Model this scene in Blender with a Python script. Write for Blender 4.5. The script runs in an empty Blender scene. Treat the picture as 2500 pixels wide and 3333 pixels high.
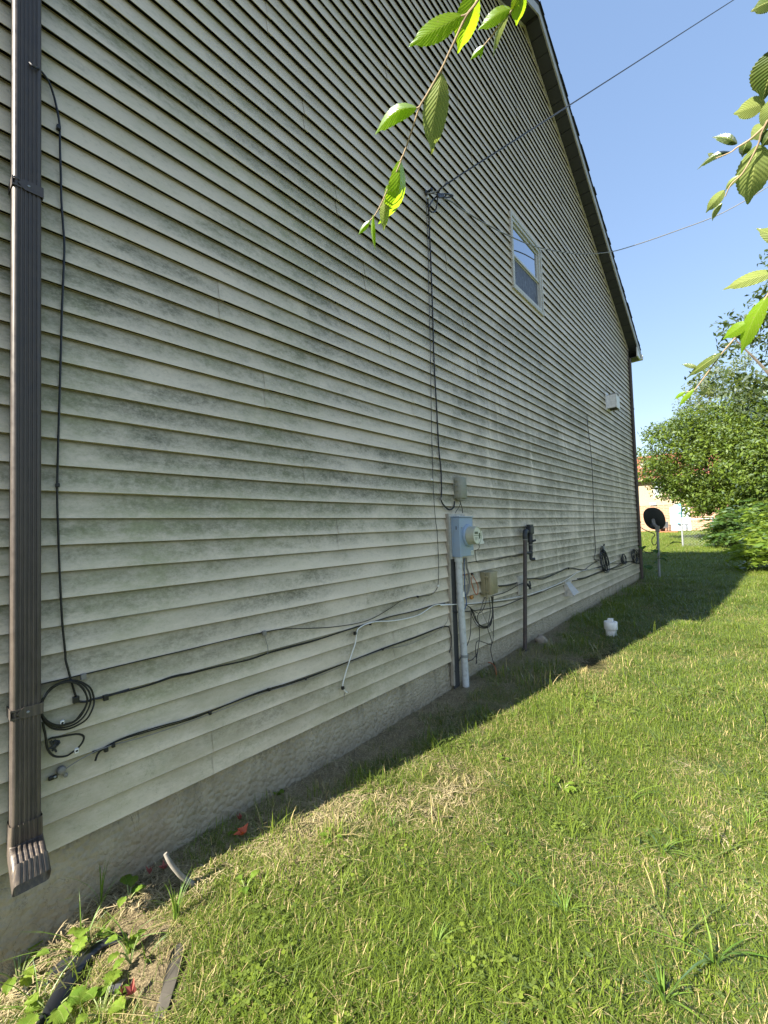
import bpy, bmesh, math, random
import numpy as np
from mathutils import Vector, Matrix, noise as mnoise

random.seed(7)
RNG = np.random.default_rng(7)
SC = bpy.context.scene
COL = SC.collection

# ------------------------------------------------------------------ camera
# photograph 2500 x 3333, focal length in its pixels, camera axes found from its vanishing points
F_PX, CX, CY = 1394.57, 1250.0, 1666.5
CAM = Vector((0.0, -2.024, 1.42))
AX = (0.65354034, 0.00996931, 0.75682603)      # world x (along the wall) in camera axes
AY = (-0.75619339, 0.05154189, 0.6523151)      # world y (into the wall)
AZ = (-0.03250512, -0.99862107, 0.04122343)    # world z
RIGHT = Vector((AX[0], AY[0], AZ[0])); DOWN = Vector((AX[1], AY[1], AZ[1])); FWD = Vector((AX[2], AY[2], AZ[2]))
cam_data = bpy.data.cameras.new('camera')
cam = bpy.data.objects.new('camera', cam_data)
COL.objects.link(cam)
cam_data.sensor_fit = 'HORIZONTAL'
cam_data.sensor_width = 36.0
cam_data.lens = 36.0 * F_PX / 2500.0
cam_data.clip_start = 0.02
cam_data.clip_end = 3000
m = Matrix.Identity(4)
for r in range(3):
    m[r][0] = RIGHT[r]; m[r][1] = -DOWN[r]; m[r][2] = -FWD[r]; m[r][3] = CAM[r]
cam.matrix_world = m
SC.camera = cam

# ------------------------------------------------------------------ sky, sun, exposure
SUN_TO = Vector((-1.38, 0.235, 1.0)).normalized()
elev = math.asin(SUN_TO.z)
azim = math.atan2(SUN_TO.x, SUN_TO.y)
world = bpy.data.worlds.new('World')
SC.world = world
world.use_nodes = True
wn = world.node_tree
for n in list(wn.nodes): wn.nodes.remove(n)
wo = wn.nodes.new('ShaderNodeOutputWorld'); bg = wn.nodes.new('ShaderNodeBackground'); sk = wn.nodes.new('ShaderNodeTexSky')
sk.sky_type = 'NISHITA'; sk.sun_disc = False
sk.sun_elevation = elev; sk.sun_rotation = azim
sk.air_density = 1.0; sk.dust_density = 0.5; sk.ozone_density = 1.4
bg.inputs['Strength'].default_value = 0.122
hs = wn.nodes.new('ShaderNodeHueSaturation'); hs.inputs['Saturation'].default_value = 1.6; hs.inputs['Hue'].default_value = 0.51
gm = wn.nodes.new('ShaderNodeGamma'); gm.inputs[1].default_value = 0.45          # soft shoulder of the phone's tone curve, the same in every direction
wn.links.new(sk.outputs[0], gm.inputs[0]); wn.links.new(gm.outputs[0], hs.inputs['Color']); wn.links.new(hs.outputs[0], bg.inputs[0]); wn.links.new(bg.outputs[0], wo.inputs[0])
sun_l = bpy.data.lights.new('sun', 'SUN'); sun_l.energy = 4.3; sun_l.angle = math.radians(0.53); sun_l.color = (1.0, 0.93, 0.80)
sun = bpy.data.objects.new('sun', sun_l); COL.objects.link(sun)
sun.rotation_euler = SUN_TO.to_track_quat('Z', 'Y').to_euler()
sun.location = (-10, 2, 20)
SC.view_settings.view_transform = 'Standard'
SC.view_settings.look = 'None'
SC.view_settings.gamma = 1.0
SC.view_settings.use_curve_mapping = False
SC.view_settings.exposure = 2.25
SC.render.filter_size = 1.1
SC.cycles.max_bounces = 8
SC.cycles.transparent_max_bounces = 8

# ------------------------------------------------------------------ pixel -> place
def ray(px, py):
    return (RIGHT * ((px - CX) / F_PX) + DOWN * ((py - CY) / F_PX) + FWD)
def wp(px, py, off=0.0):                   # on the wall, off metres in front of it
    d = ray(px, py); t = (-off - CAM.y) / d.y
    return CAM + d * t
def gz(x, y):                              # height of the ground
    pts = ((-500, 0), (2, 0), (4, .05), (11, .10), (17, .2), (23, .33), (45, .42), (100, .5), (900, .6))
    z = pts[-1][1]
    for (a, b), (c, d) in zip(pts, pts[1:]):
        if a <= x <= c:
            z = b + (d - b) * (x - a) / (c - a); break
    n = mnoise.noise(Vector((x * .55, y * .55, 3.1))) * .035 + mnoise.noise(Vector((x * 2.1, y * 2.1, 9.0))) * .012
    n *= max(0, min(1, (x + 2) / 2.5))
    if -1 < x < 7 and -2.8 < y < .2: z += mnoise.noise(Vector((x * 9, y * 9, 1.0))) * .007 + mnoise.noise(Vector((x * 24, y * 24, 5.0))) * .0035
    bk = math.exp(-(((x - .6) / .25) ** 2 + ((y + .38) / .3) ** 2))
    if bk > .02: z += bk * (mnoise.noise(Vector((x * 16, y * 16, 2.0))) * .016 + mnoise.noise(Vector((x * 40, y * 40, 6.0))) * .010)
    t = min(1, max(0, (0.62 - x) / .4)); t = t * t * (3 - 2 * t)
    near = math.exp(-(y / 1.6) ** 2)
    wallfade = min(1, max(0, (-y - .0) / .35)) if x > .6 else 1
    return z + n * (0.35 + .65 * wallfade) - .13 * t * near
def gp(px, py):                            # on the ground
    d = ray(px, py); h = 0.0; p = CAM
    for _ in range(12):
        t = (h - CAM.z) / d.z; p = CAM + d * t; h = gz(p.x, p.y)
    return Vector((p.x, p.y, h))
def rp(px, py, dist):
    return CAM + ray(px, py).normalized() * dist
def xp(px, py, x):                         # on a plane of constant x
    d = ray(px, py); return CAM + d * ((x - CAM.x) / d.x)

# ------------------------------------------------------------------ mesh helpers
def smooth_path(pts, sub=6, closed=False):
    pts = [Vector(p) for p in pts]; n = len(pts)
    if n < 3 or sub < 2: return pts
    out = []
    rng = range(n) if closed else range(n - 1)
    for i in rng:
        p0 = pts[(i - 1) % n] if (closed or i > 0) else pts[0] * 2 - pts[1]
        p1 = pts[i]; p2 = pts[(i + 1) % n]
        p3 = pts[(i + 2) % n] if (closed or i + 2 < n) else p2 * 2 - p1
        for k in range(sub):
            t = k / sub
            out.append(0.5 * ((2 * p1) + (p2 - p0) * t + (2 * p0 - 5 * p1 + 4 * p2 - p3) * t * t + (3 * p1 - p0 - 3 * p2 + p3) * t ** 3))
    if not closed: out.append(pts[-1])
    return out

class MB:
    def __init__(s): s.v = []; s.f = []; s.c = None
    def add(s, vs, fs):
        b = len(s.v); s.v += [tuple(v) for v in vs]; s.f += [tuple(i + b for i in f) for f in fs]; return s
    def box(s, lo, hi, mat=None):
        x0, y0, z0 = lo; x1, y1, z1 = hi
        vs = [(x0,y0,z0),(x1,y0,z0),(x1,y1,z0),(x0,y1,z0),(x0,y0,z1),(x1,y0,z1),(x1,y1,z1),(x0,y1,z1)]
        if mat is not None: vs = [mat @ Vector(v) for v in vs]
        return s.add(vs, [(0,3,2,1),(4,5,6,7),(0,1,5,4),(1,2,6,5),(2,3,7,6),(3,0,4,7)])
    def tube(s, pts, r, n=6, sub=1, closed=False, cap=True):
        pts = smooth_path(pts, sub, closed) if sub > 1 else [Vector(p) for p in pts]
        N = len(pts); rr = r if callable(r) else (lambda t: r)
        vs = []; up = None
        for i, p in enumerate(pts):
            a = pts[(i - 1) % N] if (closed or i > 0) else p; b = pts[(i + 1) % N] if (closed or i < N - 1) else p
            t = (b - a)
            if t.length < 1e-9: t = Vector((0, 0, 1))
            t.normalize()
            if up is None:
                up = Vector((0, 0, 1)) if abs(t.z) < .9 else Vector((1, 0, 0))
            u = (up - t * up.dot(t))
            if u.length < 1e-6: u = t.orthogonal()
            u.normalize(); w = t.cross(u); up = u
            R = rr(i / max(1, N - 1))
            for k in range(n):
                q = 2 * math.pi * k / n
                vs.append(p + u * (R * math.cos(q)) + w * (R * math.sin(q)))
        fs = []
        for i in range(N if closed else N - 1):
            j = (i + 1) % N
            for k in range(n):
                l = (k + 1) % n
                fs.append((i*n+k, i*n+l, j*n+l, j*n+k))
        if cap and not closed:
            fs.append(tuple(range(n - 1, -1, -1))); fs.append(tuple((N-1)*n + k for k in range(n)))
        return s.add(vs, fs)
    def prism(s, prof, a, b, ax_u, ax_v):      # 2D profile (closed) swept from a to b
        a = Vector(a); b = Vector(b); U = Vector(ax_u); V = Vector(ax_v); n = len(prof)
        vs = [a + U * p[0] + V * p[1] for p in prof] + [b + U * p[0] + V * p[1] for p in prof]
        fs = [(i, (i+1) % n, n + (i+1) % n, n + i) for i in range(n)]
        fs += [tuple(range(n - 1, -1, -1)), tuple(n + i for i in range(n))]
        return s.add(vs, fs)
    def lathe(s, o, axis, prof, n=20):          # prof: (radius, distance along axis)
        o = Vector(o); ax = Vector(axis).normalized(); u = ax.orthogonal().normalized(); w = ax.cross(u)
        vs = []
        for r, h in prof:
            for k in range(n):
                q = 2 * math.pi * k / n
                vs.append(o + ax * h + (u * math.cos(q) + w * math.sin(q)) * r)
        fs = []
        for i in range(len(prof) - 1):
            for k in range(n):
                l = (k + 1) % n
                fs.append((i*n+k, i*n+l, (i+1)*n+l, (i+1)*n+k))
        fs.append(tuple(range(n - 1, -1, -1))); fs.append(tuple((len(prof)-1)*n + k for k in range(n)))
        return s.add(vs, fs)
    def build(s, name, mat, parent=None, smooth=False, bevel=0.0, world_loc=None):
        me = bpy.data.meshes.new(name)
        off = Vector((0, 0, 0))
        if parent is not None:
            q = parent
            while q is not None: off = off + q.location; q = q.parent
        elif world_loc is not None: off = Vector(world_loc)
        me.from_pydata([(v[0]-off.x, v[1]-off.y, v[2]-off.z) for v in s.v], [], s.f)
        me.materials.append(mat)
        if bevel > 0 or smooth:
            bm = bmesh.new(); bm.from_mesh(me)
            if bevel > 0:
                es = [e for e in bm.edges if len(e.link_faces) == 2 and e.calc_face_angle(0) > .6]
                bmesh.ops.bevel(bm, geom=es, offset=bevel, segments=2, affect='EDGES', profile=.5)
            if smooth:
                for f in bm.faces: f.smooth = True
                for e in bm.edges:
                    if len(e.link_faces) == 2 and e.calc_face_angle(0) > .7: e.smooth = False
            bm.to_mesh(me); bm.free()
        o = bpy.data.objects.new(name, me); COL.objects.link(o)
        if parent is not None: o.parent = parent
        elif world_loc is not None: o.location = off
        return o

def tag(o, label=None, cat=None, group=None, kind=None):
    if label: o['label'] = label
    if cat: o['category'] = cat
    if group: o['group'] = group
    if kind: o['kind'] = kind
    return o
def thing(name, loc, label, cat, group=None):
    o = bpy.data.objects.new(name, None); COL.objects.link(o); o.location = loc; o.empty_display_size = .1
    return tag(o, label, cat, group)

# ------------------------------------------------------------------ materials
class NT:
    def __init__(s, name):
        s.m = bpy.data.materials.new(name); s.m.use_nodes = True; s.t = s.m.node_tree
        for n in list(s.t.nodes): s.t.nodes.remove(n)
        s.out = s.n('ShaderNodeOutputMaterial')
    def n(s, typ, **k):
        x = s.t.nodes.new(typ)
        for a, b in k.items(): setattr(x, a, b)
        return x
    def l(s, a, b): s.t.links.new(a, b)
    def val(s, sock, v):
        if hasattr(v, 'links') or hasattr(v, 'is_linked'): s.l(v, sock)
        else: sock.default_value = v
    def math(s, op, a, b=0.0, c=0.0, clamp=False):
        x = s.n('ShaderNodeMath', operation=op, use_clamp=clamp); s.val(x.inputs[0], a); s.val(x.inputs[1], b); s.val(x.inputs[2], c); return x.outputs[0]
    def pos(s): return s.n('ShaderNodeNewGeometry').outputs['Position']
    def vmul(s, v, k):
        x = s.n('ShaderNodeVectorMath', operation='MULTIPLY'); s.val(x.inputs[0], v); x.inputs[1].default_value = k; return x.outputs[0]
    def noise(s, v, scale, detail=4, rough=.55, dist=0.0):
        x = s.n('ShaderNodeTexNoise'); s.l(v, x.inputs['Vector']); x.inputs['Scale'].default_value = scale
        x.inputs['Detail'].default_value = detail; x.inputs['Roughness'].default_value = rough; x.inputs['Distortion'].default_value = dist
        return x.outputs['Fac']
    def mapr(s, v, a, b, c=0.0, d=1.0, smooth=False):
        x = s.n('ShaderNodeMapRange'); s.val(x.inputs[0], v)
        if smooth: x.interpolation_type = 'SMOOTHSTEP'
        for i, q in zip((1, 2, 3, 4), (a, b, c, d)): x.inputs[i].default_value = q
        return x.outputs[0]
    def mix(s, f, a, b):
        x = s.n('ShaderNodeMix', data_type='RGBA'); s.val(x.inputs[0], f)
        s.val(x.inputs[6], a if not isinstance(a, tuple) else (*a, 1)[:4]); s.val(x.inputs[7], b if not isinstance(b, tuple) else (*b, 1)[:4]); return x.outputs[2]
    def bump(s, h, strength=.4, dist=.01):
        x = s.n('ShaderNodeBump'); s.l(h, x.inputs['Height']); x.inputs['Strength'].default_value = strength; x.inputs['Distance'].default_value = dist; return x.outputs[0]
    def bsdf(s, col, rough=.6, metal=0.0, bump=None, spec=.5, **k):
        x = s.n('ShaderNodeBsdfPrincipled')
        s.val(x.inputs['Base Color'], (*col, 1) if isinstance(col, tuple) else col); s.val(x.inputs['Roughness'], rough)
        x.inputs['Metallic'].default_value = metal; x.inputs['Specular IOR Level'].default_value = spec
        if bump is not None: s.l(bump, x.inputs['Normal'])
        for a, b in k.items(): s.val(x.inputs[a], b)
        s.l(x.outputs[0], s.out.inputs[0]); return x

def plain(name, col, rough=.55, metal=0.0, var=.12, scale=30, bump=.15, spec=.5, dirt=None):
    t = NT(name); p = t.pos(); n = t.noise(p, scale, 6, .6)
    a = tuple(c * (1 - var) for c in col); b = tuple(min(1, c * (1 + var)) for c in col)
    c = t.mix(t.mapr(n, .3, .7), a, b)
    if dirt:
        q = t.noise(p, dirt[1], 6, .65)
        c = t.mix(t.mapr(q, .48, .68, 0, dirt[2]), c, dirt[0])
    t.bsdf(c, rough, metal, t.bump(n, bump, .003), spec); return t.m

def siding_material():
    t = NT('weathered_vinyl_siding'); p = t.pos()
    sep = t.n('ShaderNodeSeparateXYZ'); t.l(p, sep.inputs[0]); X, Y, Z = sep.outputs
    base = t.mix(t.noise(t.vmul(p, (.35, 1, 1.6)), 1.3, 3), (.675, .575, .435), (.765, .66, .515))
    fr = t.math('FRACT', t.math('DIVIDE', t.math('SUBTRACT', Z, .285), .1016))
    # embossed wood grain
    gr = t.noise(t.vmul(p, (9, 60, 260)), 1.0, 5, .65, .6)
    base = t.mix(t.mapr(gr, .4, .75, 0, .35), base, (.86, .76, .60))
    # grime washed off the drip edge, plus painted shade darkening towards each lip
    film = t.noise(t.vmul(p, (1.1, 1, 2.2)), 2.0, 5, .62)
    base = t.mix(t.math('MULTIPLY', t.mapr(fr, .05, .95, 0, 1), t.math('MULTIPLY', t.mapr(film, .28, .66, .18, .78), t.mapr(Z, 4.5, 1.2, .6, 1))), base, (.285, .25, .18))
    # mildew: a belt of middle height, speckled
    big = t.noise(t.vmul(p, (.75, 1, 1.5)), 1.05, 6, .64, .7)
    belt = t.math('MULTIPLY', t.mapr(Z, .3, 1.0, .40, 1, True), t.mapr(Z, 2.7, 4.8, 1, .22, True))
    rnd = t.n('ShaderNodeObjectInfo').outputs['Random']
    m1 = t.math('MULTIPLY', t.mapr(t.math('ADD', big, t.math('MULTIPLY', t.math('SUBTRACT', rnd, .5), .08)), .38, .60, 0, 1, True), belt)
    sp = t.noise(t.vmul(p, (1.0, 1.0, 1.5)), 48, 9, .80, .3)
    sp2 = t.noise(t.vmul(p, (1.0, 1.0, 1.7)), 7, 9, .80, .15)
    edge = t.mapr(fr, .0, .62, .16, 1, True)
    base = t.mix(t.math('MULTIPLY', t.math('MULTIPLY', t.math('MULTIPLY', t.mapr(sp2, .30, .58, .25, .92), t.mapr(sp, .30, .55, .45, 1)), m1), edge), base, (.235, .225, .155))
    m2 = t.math('MULTIPLY', t.math('MULTIPLY', t.math('MULTIPLY', t.mapr(sp, .38, .60), t.mapr(sp2, .36, .60)), m1), edge)
    base = t.mix(t.math('MULTIPLY', m2, .95, 0, True), base, (.095, .09, .06))
    # faint speckle everywhere
    base = t.mix(t.math('MULTIPLY', t.mapr(sp, .52, .70, 0, .55), edge), base, (.25, .215, .145))
    # algae tint
    al = t.noise(t.vmul(p, (.5, 1, 1.0)), 1.7, 5, .6)
    leftish = t.mapr(X, .2, 3.2, 1, .2)
    a1 = t.math('MULTIPLY', t.mapr(al, .42, .64, 0, .7), leftish)
    base = t.mix(t.math('MULTIPLY', a1, t.mapr(sp2, .35, .60)), base, (.32, .335, .16))
    # washed streaks running down on the far half
    st = t.noise(t.vmul(p, (7.5, 1, .75)), 1.0, 5, .65, .35)
    far = t.math('MULTIPLY', t.mapr(X, 2.8, 4.5, 0, 1, True), t.math('MULTIPLY', t.mapr(Z, .5, 1.1, 0, 1, True), t.mapr(Z, 2.7, 3.9, 1, .15, True)))
    blot = t.mapr(t.noise(t.vmul(p, (4, 1, 5)), 1.6, 5, .65), .35, .6, .3, 1)
    base = t.mix(t.math('MULTIPLY', t.math('MULTIPLY', t.mapr(st, .42, .66, 0, .75), far), blot), base, (.245, .21, .145))
    base = t.mix(t.math('MULTIPLY', t.mapr(st, .42, .30, 0, .5), far), base, (.88, .78, .63))
    # contact shade right under the lip above, painted into the board colour
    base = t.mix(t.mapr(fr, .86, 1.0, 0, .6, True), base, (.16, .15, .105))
    foot = t.math('MULTIPLY', t.mapr(Z, 1.35, .4, 0, .6, True), t.mapr(t.noise(t.vmul(p, (.8, 1, 2.2)), 3, 6, .65), .4, .65))  # dirt and the dimmer light low on the wall, both as colour
    base = t.mix(foot, base, (.33, .285, .175))
    th = t.math('ABSOLUTE', t.math('SUBTRACT', t.noise(t.vmul(p, (9, 1, 4.5)), 1.3, 5, .6, 1.2), .5))
    base = t.mix(t.math('MULTIPLY', t.mapr(th, .0, .006, .7, 0), t.math('MULTIPLY', t.mapr(Z, 1.0, .3), t.mapr(sp2, .5, .6))), base, (.08, .07, .045))
    h = t.math('ADD', t.math('MULTIPLY', gr, .5), t.math('MULTIPLY', t.noise(t.vmul(p, (2.0, 1, 9)), 1.2, 2), 2.4))
    t.bsdf(base, t.mapr(m2, 0, 1, .42, .8), 0, t.bump(h, .35, .004), .4)
    return t.m

def concrete_material():
    t = NT('parged_concrete'); p = t.pos()
    sep = t.n('ShaderNodeSeparateXYZ'); t.l(p, sep.inputs[0])
    n1 = t.noise(p, 5, 7, .65); n2 = t.noise(p, 70, 6, .7); v = t.n('ShaderNodeTexVoronoi'); t.l(p, v.inputs['Vector']); v.inputs['Scale'].default_value = 38
    c = t.mix(t.mapr(n1, .35, .68), (.42, .365, .255), (.57, .50, .365))
    c = t.mix(t.mapr(n2, .5, .75, 0, .6), c, (.33, .29, .2))
    c = t.mix(t.math('MULTIPLY', t.mapr(sep.outputs[2], .20, .02, 0, .9, True), t.mapr(n1, .35, .6, .4, 1)), c, (.31, .26, .18))
    c = t.mix(t.math('MULTIPLY', t.mapr(t.noise(p, 2.2, 4), .55, .68, 0, .5), t.mapr(sep.outputs[0], 1.6, .4)), c, (.30, .21, .13))
    th = t.math('ABSOLUTE', t.math('SUBTRACT', t.noise(t.vmul(p, (8, 1, 4)), 1.2, 6, .62, 1.5), .5))
    c = t.mix(t.math('MULTIPLY', t.mapr(th, .0, .007, .8, 0), t.mapr(n1, .45, .55)), c, (.09, .08, .05))
    c = t.mix(t.math('MULTIPLY', t.mapr(t.noise(t.vmul(p, (6, 1, .9)), 1.5, 5, .65, .4), .5, .68, 0, .7), t.mapr(sep.outputs[2], .0, .25, .3, 1)), c, (.27, .24, .165))
    h = t.math('ADD', t.math('MULTIPLY', n2, .8), t.math('MULTIPLY', v.outputs['Distance'], -.9))
    t.bsdf(c, .9, 0, t.bump(h, 1.0, .022), .2); return t.m

def ground_material():
    t = NT('soil_and_thatch'); p = t.pos()
    sep = t.n('ShaderNodeSeparateXYZ'); t.l(p, sep.inputs[0]); X, Y, Z = sep.outputs
    n1 = t.noise(p, 2.4, 6, .6); n2 = t.noise(p, 60, 7, .7); n3 = t.noise(t.vmul(p, (1, 1, 1)), .35, 4)
    soil = t.mix(t.mapr(n2, .3, .7), (.075, .056, .036), (.31, .24, .155))
    straw = t.mix(t.mapr(t.noise(p, 140, 4, .6), .35, .65), (.06, .047, .026), (.30, .24, .14))
    c = t.mix(t.mapr(n1, .42, .6), soil, straw)
    farg = t.mix(t.mapr(n3, .4, .62), (.085, .14, .012), (.12, .18, .018))
    c = t.mix(t.mapr(X, 7, 16), c, farg)
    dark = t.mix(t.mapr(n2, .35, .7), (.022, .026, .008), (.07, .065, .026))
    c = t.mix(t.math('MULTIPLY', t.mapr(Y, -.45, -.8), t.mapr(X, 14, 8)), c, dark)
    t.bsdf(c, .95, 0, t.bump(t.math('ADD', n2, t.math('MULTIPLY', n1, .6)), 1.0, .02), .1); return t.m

def leaf_material(name, dark, light, trans=.45, dry=None, attr_instancer=False, veins=False, gloss=.25, tcol=None, vs=.7):
    t = NT(name)
    if attr_instancer:
        a = t.n('ShaderNodeAttribute', attribute_type='INSTANCER', attribute_name='tint').outputs['Fac']
        b = t.n('ShaderNodeAttribute', attribute_name='blade').outputs['Fac']
        dryf = t.n('ShaderNodeAttribute', attribute_type='INSTANCER', attribute_name='dryness').outputs['Fac']
        c = t.mix(t.math('ADD', t.math('MULTIPLY', a, .5 if name != 'dry_straw' else .25), t.math('MULTIPLY', b, .5 if name != 'dry_straw' else .75)), dark, light)
        if dry:
            isdry = t.math('GREATER_THAN', t.math('ADD', dryf, t.math('MULTIPLY', b, .0)), t.n('ShaderNodeAttribute', attribute_name='deadness').outputs['Fac'])
            c = t.mix(isdry, c, t.mix(b, dry, tuple(x * .6 for x in dry)))
    else:
        b = t.n('ShaderNodeAttribute', attribute_name='tone').outputs['Fac']
        c = t.mix(b, dark, light)
    nrm = None
    if veins:
        uv = t.n('ShaderNodeUVMap').outputs[0]
        sep = t.n('ShaderNodeSeparateXYZ'); t.l(uv, sep.inputs[0]); U, V = sep.outputs[0], sep.outputs[1]
        av = t.math('ABSOLUTE', t.math('SUBTRACT', V, .5))
        mid = t.mapr(av, .012, .028, 1, 0)
        ph = t.math('FRACT', t.math('MULTIPLY', t.math('SUBTRACT', U, t.math('MULTIPLY', av, .55)), 13))
        tri = t.math('ABSOLUTE', t.math('SUBTRACT', ph, .5))
        side = t.mapr(tri, .02, .10, 1, 0)
        vein = t.math('MAXIMUM', mid, t.math('MULTIPLY', side, .62))
        fine = t.noise(t.vmul(uv, (60, 30, 1)), 3, 4, .6)
        c = t.mix(t.math('MULTIPLY', vein, vs), c, (.42, .46, .16))
        c = t.mix(t.mapr(fine, .45, .75, 0, .25), c, tuple(x * .6 for x in dark))
        pp = t.pos(); vo = t.n('ShaderNodeTexVoronoi'); t.l(pp, vo.inputs['Vector']); vo.inputs['Scale'].default_value = 260
        c = t.mix(t.math('MULTIPLY', t.mapr(vo.outputs['Distance'], .10, .22, .8, 0), t.mapr(t.noise(pp, 60, 3), .52, .6)), c, (.30, .26, .12))
        c = t.mix(t.mapr(t.noise(pp, 28, 4), .4, .7, 0, .35), c, (.20, .21, .03))
        nrm = t.bump(t.math('ADD', t.math('MULTIPLY', t.math('SINE', t.math('MULTIPLY', ph, 6.283)), -.5), t.math('MULTIPLY', fine, .4)), .5 * vs, .002)
    d = t.n('ShaderNodeBsdfDiffuse'); t.l(c, d.inputs[0])
    tr = t.n('ShaderNodeBsdfTranslucent')
    tc = t.mix(.55, c, tcol or (.32, .42, .03)); t.l(tc, tr.inputs[0])
    g = t.n('ShaderNodeBsdfGlossy'); g.inputs['Roughness'].default_value = .38; g.inputs['Color'].default_value = (.8, .85, .9, 1)
    if nrm is not None:
        for q in (d, tr, g): t.l(nrm, q.inputs['Normal'])
    m1 = t.n('ShaderNodeMixShader'); m1.inputs[0].default_value = trans; t.l(d.outputs[0], m1.inputs[1]); t.l(tr.outputs[0], m1.inputs[2])
    fr = t.n('ShaderNodeFresnel'); fr.inputs[0].default_value = 1.4
    m2 = t.n('ShaderNodeMixShader'); t.l(t.math('MULTIPLY', fr.outputs[0], gloss), m2.inputs[0]); t.l(m1.outputs[0], m2.inputs[1]); t.l(g.outputs[0], m2.inputs[2])
    t.l(m2.outputs[0], t.out.inputs[0]); return t.m

M = {}
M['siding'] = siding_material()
M['concrete'] = concrete_material()
M['ground'] = ground_material()
M['trim'] = plain('cream_vinyl_trim', (.52, .49, .42), .5, dirt=((.2, .2, .16), 18, .5))
M['white'] = plain('white_aluminium', (.74, .74, .72), .45, dirt=((.35, .33, .28), 9, .35))
M['window_vinyl'] = plain('window_vinyl', (.54, .53, .48), .4, var=.05)
M['fascia'] = plain('weathered_fascia', (.40, .39, .36), .5, dirt=((.2, .19, .16), 9, .5))
M['soffit'] = plain('dark_soffit_vinyl', (.036, .038, .038), .5, var=.1)
M['brown'] = plain('brown_painted_metal', (.105, .092, .085), .38, spec=.5, var=.15, scale=14, dirt=((.20, .16, .11), 22, .45))
def brown_metal():
    t = NT('brown_painted_metal'); p = t.pos(); sep = t.n('ShaderNodeSeparateXYZ'); t.l(p, sep.inputs[0])
    st = t.noise(t.vmul(p, (95, 95, 2.2)), 1.0, 5, .65); n = t.noise(p, 26, 6, .65)
    c = t.mix(t.mapr(n, .3, .7), (.050, .041, .037), (.078, .064, .056))
    low = t.mapr(sep.outputs[2], 1.8, .2, .08, .8)
    c = t.mix(t.math('MULTIPLY', t.mapr(st, .45, .7, 0, .75), low), c, (.24, .185, .125))
    c = t.mix(t.math('MULTIPLY', t.mapr(t.noise(p, 60, 5, .7), .6, .72, 0, .6), low), c, (.05, .038, .028))
    t.bsdf(c, t.mapr(n, .3, .7, .34, .55), 0, t.bump(t.noise(t.vmul(p, (14, 14, 3)), 1.5, 3), .25, .006), .5); return t.m
M['brown'] = brown_metal()
M['taupe'] = plain('taupe_vinyl', (.16, .145, .14), .5)
M['shingle'] = plain('asphalt_shingle', (.045, .048, .055), .9, var=.4, scale=120, bump=.6)
M['black'] = plain('black_cable_jacket', (.012, .012, .013), .42, var=.2, scale=60)
M['wire_grey'] = plain('grey_wire', (.20, .19, .17), .5)
M['white_wire'] = plain('white_wire', (.72, .71, .66), .45)
M['wire_blue'] = plain('blue_wire', (.03, .085, .21), .45)
M['wire_orange'] = plain('orange_wire', (.42, .11, .03), .5)
M['meter_grey'] = plain('grey_enamel', (.27, .36, .47), .42, var=.05, scale=6, dirt=((.28, .3, .3), 14, .4))
M['box_grey'] = plain('greygreen_plastic', (.25, .25, .195), .5, var=.06)
M['beige'] = plain('aged_beige_plastic', (.30, .26, .15), .5, var=.1, scale=9, dirt=((.17, .145, .08), 12, .5))
M['pvc_grey'] = plain('weathered_grey_conduit', (.52, .54, .53), .5, var=.07, scale=10, dirt=((.3, .3, .27), 25, .6))
M['wood'] = plain('weathered_trim_board', (.33, .29, .23), .8, var=.25, scale=20)
M['gap'] = plain('dark_gap_filler', (.05, .05, .048), .9)  # near-black; mostly darkens hollows where shade would fall
M['pipe'] = plain('painted_iron_pipe', (.055, .043, .04), .5, var=.25, scale=20, dirt=((.11, .07, .05), 16, .6))
M['iron'] = plain('dark_iron_fittings', (.022, .026, .03), .5, var=.25)
M['galv'] = plain('galvanized_steel', (.27, .285, .29), .5, .4, var=.12, scale=18)
M['dish'] = plain('charcoal_dish', (.035, .04, .04), .5)
M['pvc_white'] = plain('white_pvc', (.80, .80, .78), .4, var=.04, dirt=((.4, .36, .28), 14, .5))
M['rock'] = plain('pale_rock', (.27, .225, .165), .85, var=.3, scale=16, bump=.8)
M['slate'] = plain('grey_flat_stone', (.055, .048, .037), .85, var=.3, scale=12, bump=.6)
M['drain'] = plain('black_corrugated_plastic', (.008, .009, .012), .33)
M['red_leaf'] = plain('dry_red_leaf', (.42, .075, .02), .6, var=.3, scale=45)
M['red_leaf_old'] = plain('faded_red_leaf', (.22, .05, .035), .7, var=.3, scale=45)
M['stick'] = plain('grey_bark_stick', (.22, .20, .17), .85, var=.25, scale=40)
M['ivory'] = plain('meter_ivory', (.42, .42, .32), .4, var=.05)
M['dial'] = plain('meter_dial', (.62, .64, .52), .5, var=.08)
M['lcd'] = plain('meter_display', (.06, .08, .05), .3)
M['card'] = plain('paper_tag', (.72, .72, .60), .7, var=.06)
M['flap'] = plain('translucent_plastic_flap', (.42, .41, .38), .35)
M['bark'] = plain('bark', (.10, .085, .065), .9, var=.35, scale=25, bump=.8)
M['twig'] = plain('twig_bark', (.27, .20, .12), .7, var=.25, scale=70)
M['sumac_stem'] = plain('green_stem', (.16, .2, .06), .6)
M['elm'] = leaf_material('elm_leaf', (.15, .28, .015), (.20, .34, .02), .66, veins=True, vs=.35, gloss=.13, tcol=(.52, .82, .01))
M['elm_under'] = leaf_material('elm_leaf_underside', (.17, .22, .07), (.27, .33, .10), .45, veins=True, gloss=.15, tcol=(.40, .50, .08))
M['grass'] = leaf_material('grass_blades', (.034, .070, .009), (.18, .235, .034), .32, dry=(.47, .38, .18), attr_instancer=True, gloss=.14)
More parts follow.
